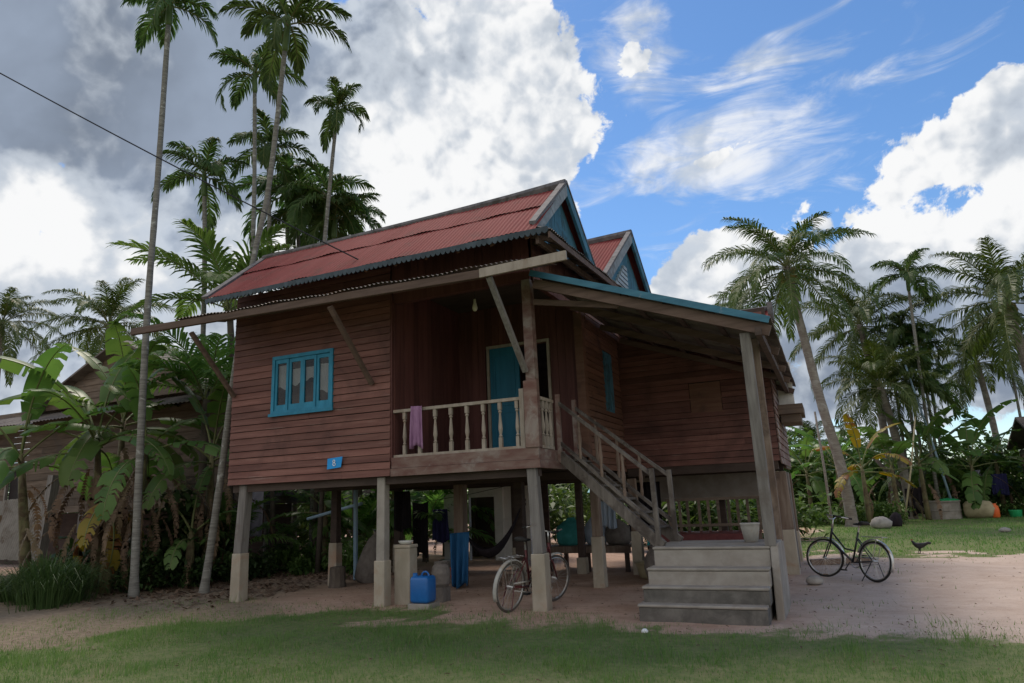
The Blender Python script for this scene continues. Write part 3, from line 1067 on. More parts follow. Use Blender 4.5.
# blue house number plate
pl = thing('number_plate', 'small blue plate with a white number 8 on the red wall', 'sign', (-7.1, 8.85, 2.12))
mb = MB()
mb.hexa([(-7.26, 8.83, 2.04), (-6.99, 8.83, 2.06), (-6.95, 8.815, 2.225), (-7.24, 8.815, 2.205)], [(-7.26, 8.84, 2.04), (-6.99, 8.84, 2.06), (-6.95, 8.825, 2.225), (-7.24, 8.825, 2.205)])
mb.build('plate', M['signblue'], pl)
mb = MB()
mb.torus((-7.11, 8.812, 2.157), (1, 0, 0), (0, -.1, .99), .02, .007, 16, 6)
mb.torus((-7.11, 8.817, 2.112), (1, 0, 0), (0, -.1, .99), .024, .007, 16, 6)
mb.build('numeral', M['signwhite'], pl)

# ------------------------------------------------------------------ concrete steps, landing, wooden stair
st = thing('concrete_steps', 'four stained concrete steps up to a landing below the wooden stair', 'steps', (-1.5, 8.6, 0))
SX = ((-2.23, -.8), (-2.2, -.775), (-2.17, -.765), (-2.14, -.755))
SY = (8.29, 8.44, 8.62, 8.88)
SZ = (.205, .385, .575, .8)
for k in range(4):
    z0 = -.1 if k == 0 else SZ[k - 1] - .02
    yb = 10.08
    mb = MB()
    mb.box(SX[k][0], SX[k][1], SY[k] + .012, yb, z0, SZ[k] - .035)
    s = mb.build('step', M['stepdark' if k < 2 else 'step'], st)
    mb = MB()
    mb.box(SX[k][0] - .012, SX[k][1] + .004, SY[k], yb - .01, SZ[k] - .034, SZ[k])
    mb.build('tread', M['conc'], s)
mb = MB()
mb.hexa([(-.752, 8.62, -.1), (-.66, 8.62, -.1), (-.66, 9.95, -.1), (-.752, 9.95, -.1)], [(-.75, 8.9, .83), (-.66, 8.9, .83), (-.66, 9.95, .82), (-.75, 9.95, .82)])
mb.build('side_wall', M['conc'], st)

ws = thing('wooden_stair', 'weathered wooden stair with railings from the landing to the veranda', 'stairs', (-2.9, 9.7, .8))
NB, NTp = Vector((-2.1, 9.06, .82)), Vector((-3.6, 9.66, 2.06))
FB, FT = Vector((-2.05, 9.9, .82)), Vector((-3.6, 10.4, 2.06))
for a, b in ((NB, NTp), (FB, FT)):
    mb = MB()
    d = (b - a).normalized()
    mb.beam(a - Vector((0, 0, -.02)) - d * .08, b, .045, .15)
    mb.build('stringer', M['stairwood'], ws)
    mb = MB()
    mb.beam(a + Vector((0, 0, .23)) - d * .02, b + Vector((0, 0, .2)), .04, .045)
    mb.build('lower_rail', M['stairwood'], ws)
    mb = MB()
    mb.beam(a + Vector((0, 0, .86)) + d * .02, b + Vector((0, 0, .8)), .045, .042)
    mb.build('handrail', M['stairwood'], ws)
    mb = MB()
    mb.beam(a + Vector((0, 0, -.0)), a + Vector((-.02, 0, .96)), .06, .06, side=(1, 0, 0))
    mb.build('newel', M['stairwood'], ws)
    mb = MB()
    mb.beam(b + Vector((0, 0, -.1)), b + Vector((0, 0, .92)), .06, .06, side=(1, 0, 0))
    mb.build('newel', M['redworn'], ws)
    for t in (.3, .53, .76):
        p = a.lerp(b, t)
        mb = MB()
        mb.lathe([(.016, .22), (.026, .3), (.018, .36), (.03, .5), (.016, .68), (.024, .74), (.016, .86)], tuple(p), 8)
        mb.build('baluster', M['wood'], ws)
for k in range(6):
    t = (k + .75) / 6.4
    a, b = NB.lerp(NTp, t), FB.lerp(FT, t)
    mb = MB()
    mb.hexa([a + Vector((-.11, .03, .03)), a + Vector((.11, .03, .03)), b + Vector((.11, -.03, .03)), b + Vector((-.11, -.03, .03))],
            [a + Vector((-.11, .03, .065)), a + Vector((.11, .03, .065)), b + Vector((.11, -.03, .065)), b + Vector((-.11, -.03, .065))])
    mb.build('tread', M['stairwood'], ws)

# ------------------------------------------------------------------ things round the house


def cloth(name, mat, p, q, drop, label, cat, folds=4, amp=.03, taper=1.0, n=22, rows=10, seed=1, thick=.008, group=None, notch=0):
    """hanging cloth between p and q"""
    r = random.Random(seed)
    p, q = Vector(p), Vector(q)
    ux = (q - p)
    nr = ux.cross(Vector((0, 0, 1))).normalized()
    m = MB()
    ph = r.uniform(0, 6)
    vs = []
    for side in (0, 1):
        for j in range(rows + 1):
            t = j / rows
            for i in range(n + 1):
                s = i / n
                s2 = .5 + (s - .5) * (1 + (taper - 1) * t)
                w = math.sin(s * folds * 2 * math.pi + ph + t) * amp * (.35 + .65 * t) + math.sin(s * folds * 4.7 + 2 * t) * amp * .4
                zz = -drop * t * (1 + .05 * math.sin(s * 7 + ph)) - notch * math.sin(math.pi * s) * (1 - t)
                vs.append(p + ux * s2 + nr * (w + side * thick) + Vector((0, 0, zz)))
    N = (rows + 1) * (n + 1)
    fs = []
    for j in range(rows):
        for i in range(n):
            a = j * (n + 1) + i
            fs.append((a, a + 1, a + n + 2, a + n + 1))
            fs.append((a + N, a + n + 1 + N, a + n + 2 + N, a + 1 + N))
    loop = [i for i in range(n + 1)] + [j * (n + 1) + n for j in range(1, rows + 1)] + [rows * (n + 1) + i for i in range(n - 1, -1, -1)] + [j * (n + 1) for j in range(rows - 1, 0, -1)]
    for a, b in zip(loop, loop[1:] + loop[:1]):
        fs.append((a, a + N, b + N, b))
    m.add(vs, fs)
    o = m.build(name, mat, origin=tuple((p + q) / 2), smooth=True)
    return tag(o, label, cat, group)


cloth('scarf', M['purple'], (-5.7, 8.875, 2.91), (-5.5, 8.875, 2.9), .62, 'mauve scarf draped over the veranda railing', 'scarf', 3, .03, 1.15, seed=4)
cloth('jeans', M['jeans'], (-6.2, 10.9, .92), (-5.84, 10.93, .94), .88, 'blue denim trousers draped over the short post by the hammock', 'clothing', 3, .07, .7, seed=2, thick=.06)
cloth('black_garment', M['blackcl'], (-9.35, 14.6, 1.5), (-8.9, 14.6, 1.5), 1.25, 'long black garment on the clothes line by the outbuilding', 'clothing', 2, .05, .8, seed=3, notch=.05)
cloth('navy_skirt', M['navy'], (-8.85, 14.7, 1.3), (-8.45, 14.7, 1.3), .75, 'navy skirt on the clothes line beside the black garment', 'clothing', 4, .04, 1.2, seed=5)
cloth('grey_blanket', M['blackcl'], (-8.55, 12.6, 1.72), (-8.15, 12.6, 1.72), .8, 'dark blanket on the clothes line behind the concrete water block', 'clothing', 2, .06, 1, seed=6)
mb = MB()
mb.tube([(-10.2, 14.62, 1.6), (-8.9, 14.65, 1.5), (-7.6, 14.3, 1.62), (-6.2, 13.4, 1.75)], .006, 5)
tag(mb.build('clothes_line', M['cable'], origin=(-8.5, 14.5, 1.5)), 'thin clothes line strung below the house floor', 'clothes line')

# hammock between two posts
mb = MB()
for i in range(17):
    pass
n, mrow = 22, 8
vs = []
fs = []
A, B = Vector((-6.0, 11.02, .92)), Vector((-5.1, 11.5, 1.3))
for i in range(n + 1):
    s = i / n
    c = A.lerp(B, s) + Vector((0, 0, -.62 * (1 - (2 * s - 1) ** 2) + .0))
    wd = .04 + .2 * math.sin(math.pi * s)
    for j in range(mrow + 1):
        t = j / mrow * 2 - 1
        vs.append(c + Vector((-.3 * t * wd, t * wd, .16 * t * t * math.sin(math.pi * s))))
for i in range(n):
    for j in range(mrow):
        a = i * (mrow + 1) + j
        fs.append((a, a + 1, a + mrow + 2, a + mrow + 1))
mb.add(vs, fs)
hm = mb.build('hammock', M['blackcl'], origin=tuple(A), smooth=True)
md = hm.modifiers.new('t', 'SOLIDIFY')
md.thickness = .012
tag(hm, 'black hammock slung between two house posts', 'hammock')

# concrete water block
mb = MB()
mb.box(-6.2, -5.92, 9.14, 9.36, -.05, .8)
mb.box(-6.21, -5.91, 9.13, 9.37, .8, .85)
tag(mb.build('concrete_block', M['concpost'], origin=(-6, 9.2, 0)), 'tall tan concrete block behind the middle front post', 'block')
mb = MB()
mb.lathe([(.07, 0), (.1, .02), (.115, .05), (.115, .055), (.1, .05)], (-6.06, 9.25, .852), 14)
tag(mb.build('basin', M['plaster'], origin=(-6, 9.2, .84), smooth=True), 'pale enamel basin on top of the concrete block', 'basin')
mb = MB()
mb.lathe([(.11, 0), (.14, .05), (.15, .2), (.13, .3), (.1, .34), (.11, .37), (.09, .36)], (-5.62, 9.55, .2), 14)
mb.box(-5.72, -5.52, 9.42, 9.66, -.05, .2)
tag(mb.build('clay_pot', M['sack'], origin=(-5.62, 9.5, 0), smooth=False), 'dark clay pot behind the blue jerrycan', 'pot')
# jerrycan
jc = thing('jerrycan', 'bright blue square plastic jerrycan beside the concrete block', 'jerrycan', (-5.57, 8.95, .05))


def rbox(m, c, sx, sy, sz, r=.04, seg=3):
    """box with rounded vertical and horizontal edges, as stacked rounded rectangles"""
    rings = []
    for k in range(seg + 1):
        a = math.pi / 2 * k / seg
        rings.append((r * (1 - math.sin(a)), -sz / 2 + r * (1 - math.cos(a))))
    rings += [(i, -z) for i, z in reversed(rings)]
    k0 = len(m.v)
    n = 0
    for ins, z in rings:
        pts = []
        for cx, cy, a0 in ((1, 1, 0), (-1, 1, 90), (-1, -1, 180), (1, -1, 270)):
            for q in range(seg + 1):
                a = rad(a0 + 90 * q / seg)
                rr = r
                pts.append((c[0] + cx * (sx / 2 - r) + (rr - min(ins, rr * .98)) * math.cos(a) , c[1] + cy * (sy / 2 - r) + (rr - min(ins, rr * .98)) * math.sin(a), c[2] + z))
        n = len(pts)
        m.v += pts
    for i in range(len(rings) - 1):
        for j in range(n):
            a, b = k0 + i * n + j, k0 + i * n + (j + 1) % n
            m.f.append((a, b, b + n, a + n))
    m.f.append(tuple(k0 + j for j in reversed(range(n))))
    m.f.append(tuple(k0 + (len(rings) - 1) * n + j for j in range(n)))


mb = MB()
rbox(mb, (-5.57, 8.95, .245), .31, .27, .37, .05)
mb.build('body', M['bluepl'], jc, smooth=True)
mb = MB()
mb.lathe([(.035, .428), (.035, .465), (.03, .47)], (-5.67, 8.9, 0), 12)
mb.build('cap', M['bluepl'], jc)
mb = MB()
mb.torus((-5.53, 8.95, .425), (1, 0, 0), (0, 0, 1), .06, .014, 12, 6, 0, math.pi)
mb.build('handle', M['bluepl'], jc, smooth=True)
mb = MB()
mb.box(-5.74, -5.38, 8.8, 9.1, -.03, .058)
tag(mb.build('concrete_pad', M['conc'], origin=(-5.57, 8.95, 0)), 'low concrete pad under the blue jerrycan', 'pad')
# sack, stump
mb = MB()
mb.lathe([(.2, 0), (.27, .06), (.28, .3), (.23, .6), (.15, .82), (.06, .95), (.1, 1.0)], (0, 0, 0), 14, .9, .7)
k = mb.build('sack', M['sack'], smooth=True)
k.location = (-8.5, 11.55, 0)
k.rotation_euler = (rad(6), rad(16), .3)
tag(k, 'tall grey sack leaning beside a dark house post', 'sack')
mb = MB()
mb.lathe([(.17, -.05), (.15, .1), (.145, .34), (.13, .36)], (-8.62, 10.85, 0), 10)
tag(mb.build('stump', M['barkd'], origin=(-8.62, 10.85, 0)), 'dark short stump at the foot of a post', 'stump')

# light bulb under the veranda roof
lb = thing('hanging_bulb', 'pale unlit light bulb on a wire in the veranda', 'light bulb', (-4.98, 9.7, 4.6))
mb = MB()
mb.tube([(-4.98, 9.7, 4.95), (-4.98, 9.7, 4.72)], .005, 5)
mb.build('wire', M['cable'], lb)
mb = MB()
mb.lathe([(.02, 4.72), (.022, 4.66), (.04, 4.6), (.045, 4.56), (.03, 4.52), (.005, 4.51)], (-4.98, 9.7, 0), 12)
mb.build('bulb', M['brass'], lb, smooth=True)

# power cable to the roof
mb = MB()
P0, P1 = Vector((-12.25, 6, 9.06)), Vector((-6.62, 8.66, 5.42))
d = P0 - P1
pts = []
for k in range(41):
    t = -.02 + k / 40 * 4.6
    pts.append(P1 + d * t + Vector((0, 0, -.16 * t * (1 - t) if t < 1 else 0)))
mb.tube(pts, .012, 5)
tag(mb.build('power_cable', M['cable'], origin=tuple(P1)), 'black power cable hanging in from the sky to the red roof', 'cable')

# platform bed with slatted back behind the landing
bd = thing('bamboo_bed', 'slatted wooden platform bed with a back rail behind the landing', 'bench', (-2, 13, 0))
mb = MB()
for k in range(16):
    mb.box(-2.85, -1.2, 12.2 + k * .056, 12.24 + k * .056, .74, .765)
mb.box(-2.86, -1.19, 12.15, 12.19, .6, .76)
mb.build('seat', M['maroon'], bd)
for x in (-2.8, -1.25):
    for y in (12.22, 13.08):
        mb = MB()
        mb.box(x - .04, x + .04, y - .04, y + .04, -.05, .735)
        mb.build('leg', M['wood'], bd)
mb = MB()
mb.box(-2.86, -1.19, 13.1, 13.14, .84, .89)
mb.box(-2.86, -1.19, 13.1, 13.14, 1.3, 1.35)
for k in range(10):
    x = -2.82 + k * .176 + U(-.02, .02)
    mb.box(x, x + .05, 13.115, 13.135, .765, 1.3)
mb.build('back_rail', M['greyx'], bd)
# bucket on the landing
bk = thing('bucket', 'pale plastic bucket standing on the concrete landing', 'bucket', (-1.02, 9.55, .8))
mb = MB()
mb.lathe([(.085, .803), (.115, .98), (.12, 1.02), (.126, 1.025), (.126, 1.04), (.115, 1.04), (.08, .82)], (-1.02, 9.55, 0), 20)
mb.build('body', M['white'], bk, smooth=True)
mb = MB()
mb.torus((-1.02, 9.55, 1.02), (1, 0, 0), (0, -.6, .2), .122, .004, 16, 5, 0, math.pi)
mb.build('handle', M['chrome'], bk)

# low platform with bundles under the house
tb = thing('storage_platform', 'low wooden platform under the house loaded with bundles', 'platform', (-4.5, 14, 0))
mb = MB()
for k in range(9):
    mb.box(-5.5, -3.7, 13.55 + k * .12, 13.66 + k * .12, .46, .49)
mb.box(-5.5, -3.7, 13.5, 13.545, .36, .49)
mb.build('deck', M['wood'], tb)
for x in (-5.4, -4.6, -3.8):
    for y in (13.6, 14.5):
        mb = MB()
        mb.box(x - .04, x + .04, y - .04, y + .04, -.05, .455)
        mb.build('leg', M['dark'], tb)


def bag(name, mat, c, r, h, label, cat, sx=1, sy=1, seed=0):
    rr = random.Random(seed)
    m = MB()
    m.lathe([(r * .75, 0), (r, h * .12), (r * 1.03, h * .4), (r * .9, h * .68), (r * .5, h * .86), (r * .22, h * .95), (r * .3, h)], c, 14, sx, sy)
    m.v = [(x + rr.uniform(-.02, .02), y + rr.uniform(-.02, .02), z + rr.uniform(-.01, .01)) for x, y, z in m.v]
    return tag(m.build(name, mat, origin=c, smooth=True), label, cat)


bag('rice_bag', M['tealcl'], (-5.05, 13.95, .49), .3, .55, 'teal woven bag on the storage platform', 'bag', 1.1, .8, 1)
bag('cloth_bundle', M['paleblue'], (-4.5, 13.9, .49), .22, .62, 'pale blue cloth bundle standing next to the teal bag', 'bundle', 1, .8, 2)
bag('dark_bundle', M['sack'], (-4.05, 13.95, .49), .26, .5, 'brown bundle at the end of the storage platform', 'bundle', 1, .9, 3)
bag('basket_bundle', M['wood'], (-3.05, 13.9, .0), .3, .75, 'tan bundle on the ground behind the wooden stair', 'bundle', 1, .9, 7)
bag('black_bundle', M['blackcl'], (-2.95, 13.2, .0), .25, .95, 'black bundle standing beneath the wooden stair', 'bundle', 1, .9, 8)
cloth('grey_shirt', M['paleblue'], (-4.2, 13.4, 1.35), (-3.92, 13.4, 1.33), .5, 'pale grey shirt hanging from a beam above the bundles', 'clothing', 3, .04, 1.1, seed=12)
cloth('dark_coat', M['blackcl'], (-3.9, 14.3, 1.7), (-3.2, 14.3, 1.7), 1.1, 'dark coats hanging beneath the floor behind the stair', 'clothing', 5, .06, 1.0, seed=14)
def lathed(name, prof, at, mat, label, cat, n=16, smooth=True):
    m = MB()
    m.lathe(prof, at, n)
    return tag(m.build(name, M[mat], origin=at, smooth=smooth), label, cat)


lathed('clay_jar', [(.16, 0), (.24, .08), (.29, .25), (.27, .42), (.19, .54), (.17, .58), (.2, .6), (.17, .6)], (-2.75, 11.9, 0), 'sack', 'dark clay jar under the wooden stair', 'jar')
lathed('woven_basket', [(.2, 0), (.26, .03), (.3, .2), (.32, .27), (.335, .28), (.31, .28), (.24, .06)], (-3.05, 12.6, 0), 'bamboo', 'round woven basket on the earth beneath the stair', 'basket')
lathed('plastic_basin', [(.18, 0), (.22, .02), (.3, .15), (.32, .155), (.29, .15), (.2, .03)], (-7.15, 12.6, 0), 'orange', 'orange basin on the ground past the blue trousers', 'basin')
lathed('tin_pail', [(.11, 0), (.125, .02), (.15, .25), (.155, .26), (.14, .25)], (-7.7, 13.3, 0), 'chrome', 'small tin pail on the ground near the clothes line', 'pail')
sl_ = thing('stool', 'low wooden stool beside the hammock post', 'stool', (-5.0, 10.9, 0))
mb = MB()
mb.box(-5.2, -4.82, 10.78, 11.02, .26, .3)
mb.build('seat', M['wood'], sl_)
for x in (-5.16, -4.86):
    for y in (10.82, 10.98):
        mb = MB()
        mb.box(x - .02, x + .02, y - .02, y + .02, -.02, .26)
        mb.build('leg', M['wood'], sl_)
cr = thing('crate', 'slatted timber crate beside the storage platform', 'crate', (-3.3, 14.6, 0))
mb = MB()
for k in range(4):
    z = .02 + k * .11
    mb.box(-3.55, -3.05, 14.35, 14.37, z, z + .08)
    mb.box(-3.55, -3.05, 14.83, 14.85, z, z + .08)
    mb.box(-3.57, -3.55, 14.35, 14.85, z, z + .08)
    mb.box(-3.05, -3.03, 14.35, 14.85, z, z + .08)
mb.box(-3.55, -3.05, 14.37, 14.83, .02, .04)
mb.build('body', M['woodx'], cr)
mb = MB()
mb.hexa([(-6.2, 18.6, 1.55), (-4.9, 18.6, 1.5), (-4.9, 20.2, 2.3), (-6.2, 20.2, 2.35)], [(-6.2, 18.6, 1.57), (-4.9, 18.6, 1.52), (-4.9, 20.2, 2.32), (-6.2, 20.2, 2.37)])
mb.box(-6.1, -6.04, 18.7, 18.76, -.05, 1.55)
mb.box(-5.0, -4.94, 18.7, 18.76, -.05, 1.5)
mb.box(-6.1, -6.04, 20.1, 20.16, -.05, 2.3)
mb.box(-5.0, -4.94, 20.1, 20.16, -.05, 2.28)
tag(mb.build('tarp_shelter', M['tarp'], origin=(-5.5, 19, 0)), 'turquoise tarp shelter seen beyond the posts under the house', 'shelter')
# plaster outbuilding
ob = thing('outbuilding', 'pale plastered outbuilding with a dark doorway behind the house', 'outbuilding', (-8, 16.2, 0))
mb = MB()
mb.box(-9.3, -8.95, 16.0, 16.18, -.1, 2.7)
mb.box(-8.62, -8.6 + .0, 16.1, 16.2, -.1, 2.7)
mb.box(-8.6, -7.84, 16.1, 16.2, 1.55, 2.7)
mb.box(-7.84, -6.9, 16.1, 16.2, -.1, 2.7)
mb.box(-7.84, -7.6, 16.02, 16.1, -.1, 2.7)
mb.box(-6.98, -6.9, 16.2, 16.7, -.1, 2.7)
mb.build('wall', M['plaster'], ob)
mb = MB()
mb.box(-9.4, -6.8, 15.9, 17.7, 2.7, 2.78)
mb.build('roof', M['roofgrey'], ob)
mb = MB()
for i in range(4):
    for j in range(2):
        mb.box(-7.36 + i * .1, -7.29 + i * .1, 16.085, 16.105, 1.3 + j * .1, 1.37 + j * .1)
mb.build('vent', M['stand_in'], ob)
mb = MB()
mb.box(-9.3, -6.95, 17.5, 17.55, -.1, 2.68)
mb.build('door', M['dark'], ob)  # dark back sheet imitating the shaded interior, not a door leaf
# grey panel wall behind the wing
mb = MB()
mb.box(-5.0, -1.0, 15.3, 15.36, 1.28, 1.9)
pn = mb.build('rear_apron', M['conc'], house)

for o in list(bpy.data.objects):
    if o.type == 'MESH' and o.name.split('.')[0] in ('step', 'tread', 'post', 'post_footing', 'lean_to_post', 'side_wall', 'veranda_post', 'concrete_block', 'awning_beam', 'concrete_pad'):
        bv = o.modifiers.new('worn_edge', 'BEVEL')
        bv.width = .014 if o.name.split('.')[0] in ('step', 'tread', 'side_wall', 'post_footing', 'concrete_block') else .009
        bv.segments = 2

# ------------------------------------------------------------------ bicycles


def bicycle(name, label, frame_m, guard_m, tyre_m, rear, front, steer, step_through=True, lean=.12):
    root = thing(name, label, 'bicycle', (0, 0, 0))
    Rw = .325
    wb = 1.06

    def wheel(cx, st):
        u, w = Vector((math.cos(st), math.sin(st), 0)), Vector((0, 0, 1))
        m = MB()
        m.torus((cx, 0, Rw), u, w, Rw - .018, .018, 48, 8)
        t = m.build('wheel', M[tyre_m], root, smooth=True)
        m = MB()
        m.torus((cx, 0, Rw), u, w, Rw - .04, .011, 48, 6)
        m.build('rim', M['chrome'], t, smooth=True)
        m = MB()
        sd = u.cross(w)
        for k in range(28):
            a = 2 * math.pi * k / 28
            d = u * math.cos(a) + w * math.sin(a)
            hub = Vector((cx, 0, Rw)) + sd * (.03 if k % 2 else -.03)
            m.tube([hub, Vector((cx, 0, Rw)) + d * (Rw - .045)], .0016, 3, False)
        m.tube([Vector((cx, 0, Rw)) - sd * .05, Vector((cx, 0, Rw)) + sd * .05], .02, 8)
        m.build('spoke', M['chrome'], t)

    wheel(0, 0)
    wheel(wb, steer)
    bb = Vector((.45, 0, .28))
    seat_t = Vector((.3, 0, .78))
    head_t, head_b = Vector((.86, 0, .83)), Vector((.91, 0, .62))
    ra, fa = Vector((0, 0, Rw)), Vector((wb, 0, Rw))
    m = MB()
    m.tube([bb, seat_t], .016, 8)
    m.tube([head_b, bb + Vector((.0, 0, .02))], .019, 8)
    if step_through:
        m.tube([head_t - Vector((-.01, 0, .06)), Vector((.6, 0, .5)), bb.lerp(seat_t, .38)], .015, 8)
    else:
        m.tube([head_t, bb.lerp(seat_t, .9)], .015, 8)
    m.tube([head_t, head_b], .02, 8)
    for s in (-1, 1):
        o = Vector((0, .05 * s, 0))
        m.tube([bb + o * .5, ra + o], .011, 6)
        m.tube([bb.lerp(seat_t, .8) + o * .3, ra + o], .009, 6)
    m.build('frame', M[frame_m], root, smooth=True)
    m = MB()
    fdir = Vector((math.cos(steer), math.sin(steer), 0))
    fs = Vector((-math.sin(steer), math.cos(steer), 0))
    for s in (-1, 1):
        m.tube([head_b, head_b + fdir * .02 + fs * .05 * s - Vector((0, 0, .06)), fa + fs * .05 * s], .011, 6)
    m.build('fork', M[frame_m], root, smooth=True)
    m = MB()
    top = head_t + Vector((-.03, 0, .16))
    m.tube([head_t, top], .012, 8)
    for s in (-1, 1):
        m.tube([top, top + fs * .1 * s + fdir * .03, top + fs * .24 * s + fdir * .02 + Vector((0, 0, .06)), top + fs * .28 * s - fdir * .2 + Vector((0, 0, .03))], .011, 7)
    hb = m.build('handlebar', M['chrome'], root, smooth=True)
    for s in (-1, 1):
        m = MB()
        m.tube([top + fs * .278 * s - fdir * .1 + Vector((0, 0, .045)), top + fs * .285 * s - fdir * .23 + Vector((0, 0, .028))], .017, 8)
        m.build('grip', M['rubber'], hb, smooth=True)
    m = MB()
    m.tube([seat_t, seat_t + Vector((-.03, 0, .12))], .012, 8)
    m.build('seat_post', M['chrome'], root)
    m = MB()
    c = seat_t + Vector((-.05, 0, .13))
    prof = [(-.13, .03, .02), (-.12, .085, .05), (-.06, .095, .055), (.02, .05, .04), (.1, .025, .03), (.14, .018, .02)]
    k0 = len(m.v)
    for x, hw, th in prof:
        for a in range(10):
            t = 2 * math.pi * a / 10
            m.v.append((c.x + x, c.y + hw * math.cos(t), c.z + th * .6 * math.sin(t) + (.02 if x < -.05 else 0)))
    for i in range(len(prof) - 1):
        for j in range(10):
            a, b = k0 + i * 10 + j, k0 + i * 10 + (j + 1) % 10
            m.f.append((a, b, b + 10, a + 10))
    m.f.append(tuple(range(k0 + 9, k0 - 1, -1)))
    m.f.append(tuple(range(k0 + 50, k0 + 60)))
    m.build('saddle', M['rubber'], root, smooth=True)

    def guard(cx, a0, a1, st):
        u, w = Vector((math.cos(st), math.sin(st), 0)), Vector((0, 0, 1))
        sd = u.cross(w)
        m = MB()
        k = len(m.v)
        N = 20
        for i in range(N + 1):
            t = a0 + (a1 - a0) * i / N
            d = u * math.cos(t) + w * math.sin(t)
            for j, (dr_, ds) in enumerate(((.0, -.03), (.014, -.017), (.018, 0), (.014, .017), (.0, .03))):
                m.v.append(tuple(Vector((cx, 0, Rw)) + d * (Rw + .012 + dr_) + sd * ds))
        for i in range(N):
            for j in range(4):
                a = k + i * 5 + j
                m.f.append((a, a + 1, a + 6, a + 5))
        o = m.build('mudguard', M[guard_m], root, smooth=True)
        o.modifiers.new('t', 'SOLIDIFY').thickness = .003

    guard(0, rad(20), rad(205), 0)
    guard(wb, rad(60), rad(200), steer)
    m = MB()
    m.tube([bb + Vector((-.02, -.06, .09)), ra + Vector((.0, -.06, .05))], .012, 6)
    m.tube([bb + Vector((-.02, -.06, -.07)), ra + Vector((.0, -.06, -.04))], .008, 6)
    m.torus(bb + Vector((0, -.06, 0)), (1, 0, 0), (0, 0, 1), .085, .008, 20, 5)
    m.build('chain_guard', M[guard_m], root, smooth=True)
    m = MB()
    for s, a in ((-1, 2.2), (1, 2.2 + math.pi)):
        e = bb + Vector((.16 * math.cos(a), s * .08, .16 * math.sin(a)))
        m.tube([bb + Vector((0, s * .07, 0)), e], .009, 6)
        m.box(e.x - .045, e.x + .045, min(e.y, e.y + s * .09), max(e.y, e.y + s * .09), e.z - .012, e.z + .012)
    m.build('pedal', M['rubber'], root)
    m = MB()
    for y in (-.06, 0, .06):
        m.tube([(.2, y, .71), (-.22, y, .71)], .006, 5)
    for x in (.18, -.02, -.2):
        m.tube([(x, -.06, .71), (x, .06, .71)], .006, 5)
    for s in (-1, 1):
        m.tube([(-.12, s * .065, .71), (0, s * .06, Rw)], .006, 5)
    m.build('rear_rack', M['chrome'], root)
    m = MB()
    m.tube([(.0, .07, Rw), (.1, .2, .0)], .009, 6)
    m.tube([(.0, -.06, Rw), (-.08, -.1, .06)], .007, 6)
    m.build('kickstand', M[frame_m], root)
    rear, front = Vector(rear), Vector(front)
    d = front - rear
    root.location = (rear.x, rear.y, gz(rear.x, rear.y))
    root.rotation_euler = (lean, 0, math.atan2(d.y, d.x))
    return root


bicycle('black_bicycle', 'black step-through bicycle parked out on the pale sand', 'black', 'chrome', 'rubber', (.44, 12.42, 0), (-.26, 13.1, 0), .45).scale = (.95, .95, .95)
bicycle('white_bicycle', 'dusty white and maroon bicycle parked against the front corner post', 'maroon', 'white', 'tan_rubber', (-4.08, 8.68, 0), (-3.85, 9.72, 0), -.15)

# ------------------------------------------------------------------ plants


def frond(mb, base, az, el, L, bend, nl, ll, lw, droop, rng, start=.15, ang0=62, ang1=32, rr=.02, sgn=0.0, vee=.2, jit=.25):
    p = Vector(base)
    n = 12
    pts = [p.copy()]
    dirs = []
    a = az
    for i in range(n):
        s = (i + .5) / n
        e = el - bend * s ** 1.25
        a = az + sgn * s
        d = Vector((math.cos(a) * math.cos(e), math.sin(a) * math.cos(e), math.sin(e)))
        dirs.append(d)
        p = p + d * (L / n)
        pts.append(p.copy())
    rfr = MB()
    mb[1].tube(pts, [rr * (1 - .85 * i / n) for i in range(n + 1)], 5, False)
    lf = mb[0]
    V, F = lf.v, lf.f
    for k in range(nl):
        s = start + (1 - start) * (k + .5) / nl
        f = s * n
        i = min(int(f), n - 1)
        q = pts[i].lerp(pts[i + 1], f - i)
        d = dirs[i]
        sd = d.cross(Vector((0, 0, 1)))
        if sd.length < .05:
            sd = Vector((-math.sin(a), math.cos(a), 0))
        sd.normalize()
        upv = sd.cross(d).normalized()
        t = (s - start) / (1 - start)
        prof = min(1, .5 + 2.2 * t) * (1 - .62 * max(0, t - .45) / .55)
        an = rad(ang0 + (ang1 - ang0) * t)
        for side in (-1, 1):
            l = ll * prof * rng.uniform(.85, 1.1)
            aa = an * rng.uniform(1 - jit * .4, 1 + jit * .4)
            d1 = (d * math.cos(aa) + sd * side * math.sin(aa) + upv * (vee + rng.uniform(-jit, jit) * .5)).normalized()
            m1 = q + d1 * (l * .45)
            d2 = (d1 + Vector((0, 0, -droop * rng.uniform(.6, 1.3)))).normalized()
            m2 = m1 + d2 * (l * .33)
            d3 = (d2 + Vector((0, 0, -droop * rng.uniform(.5, 1.2)))).normalized()
            tip = m2 + d3 * (l * .27)
            w = (d - d1 * d.dot(d1))
            w = w.normalized() * (lw * .5)
            b = len(V)
            V.extend((tuple(q - w * .6), tuple(q + w * .6), tuple(m1 + w), tuple(m1 - w), tuple(m2 + w * .75), tuple(m2 - w * .75), tuple(tip)))
            F.extend(((b, b + 1, b + 2, b + 3), (b + 3, b + 2, b + 4, b + 5), (b + 5, b + 4, b + 6)))


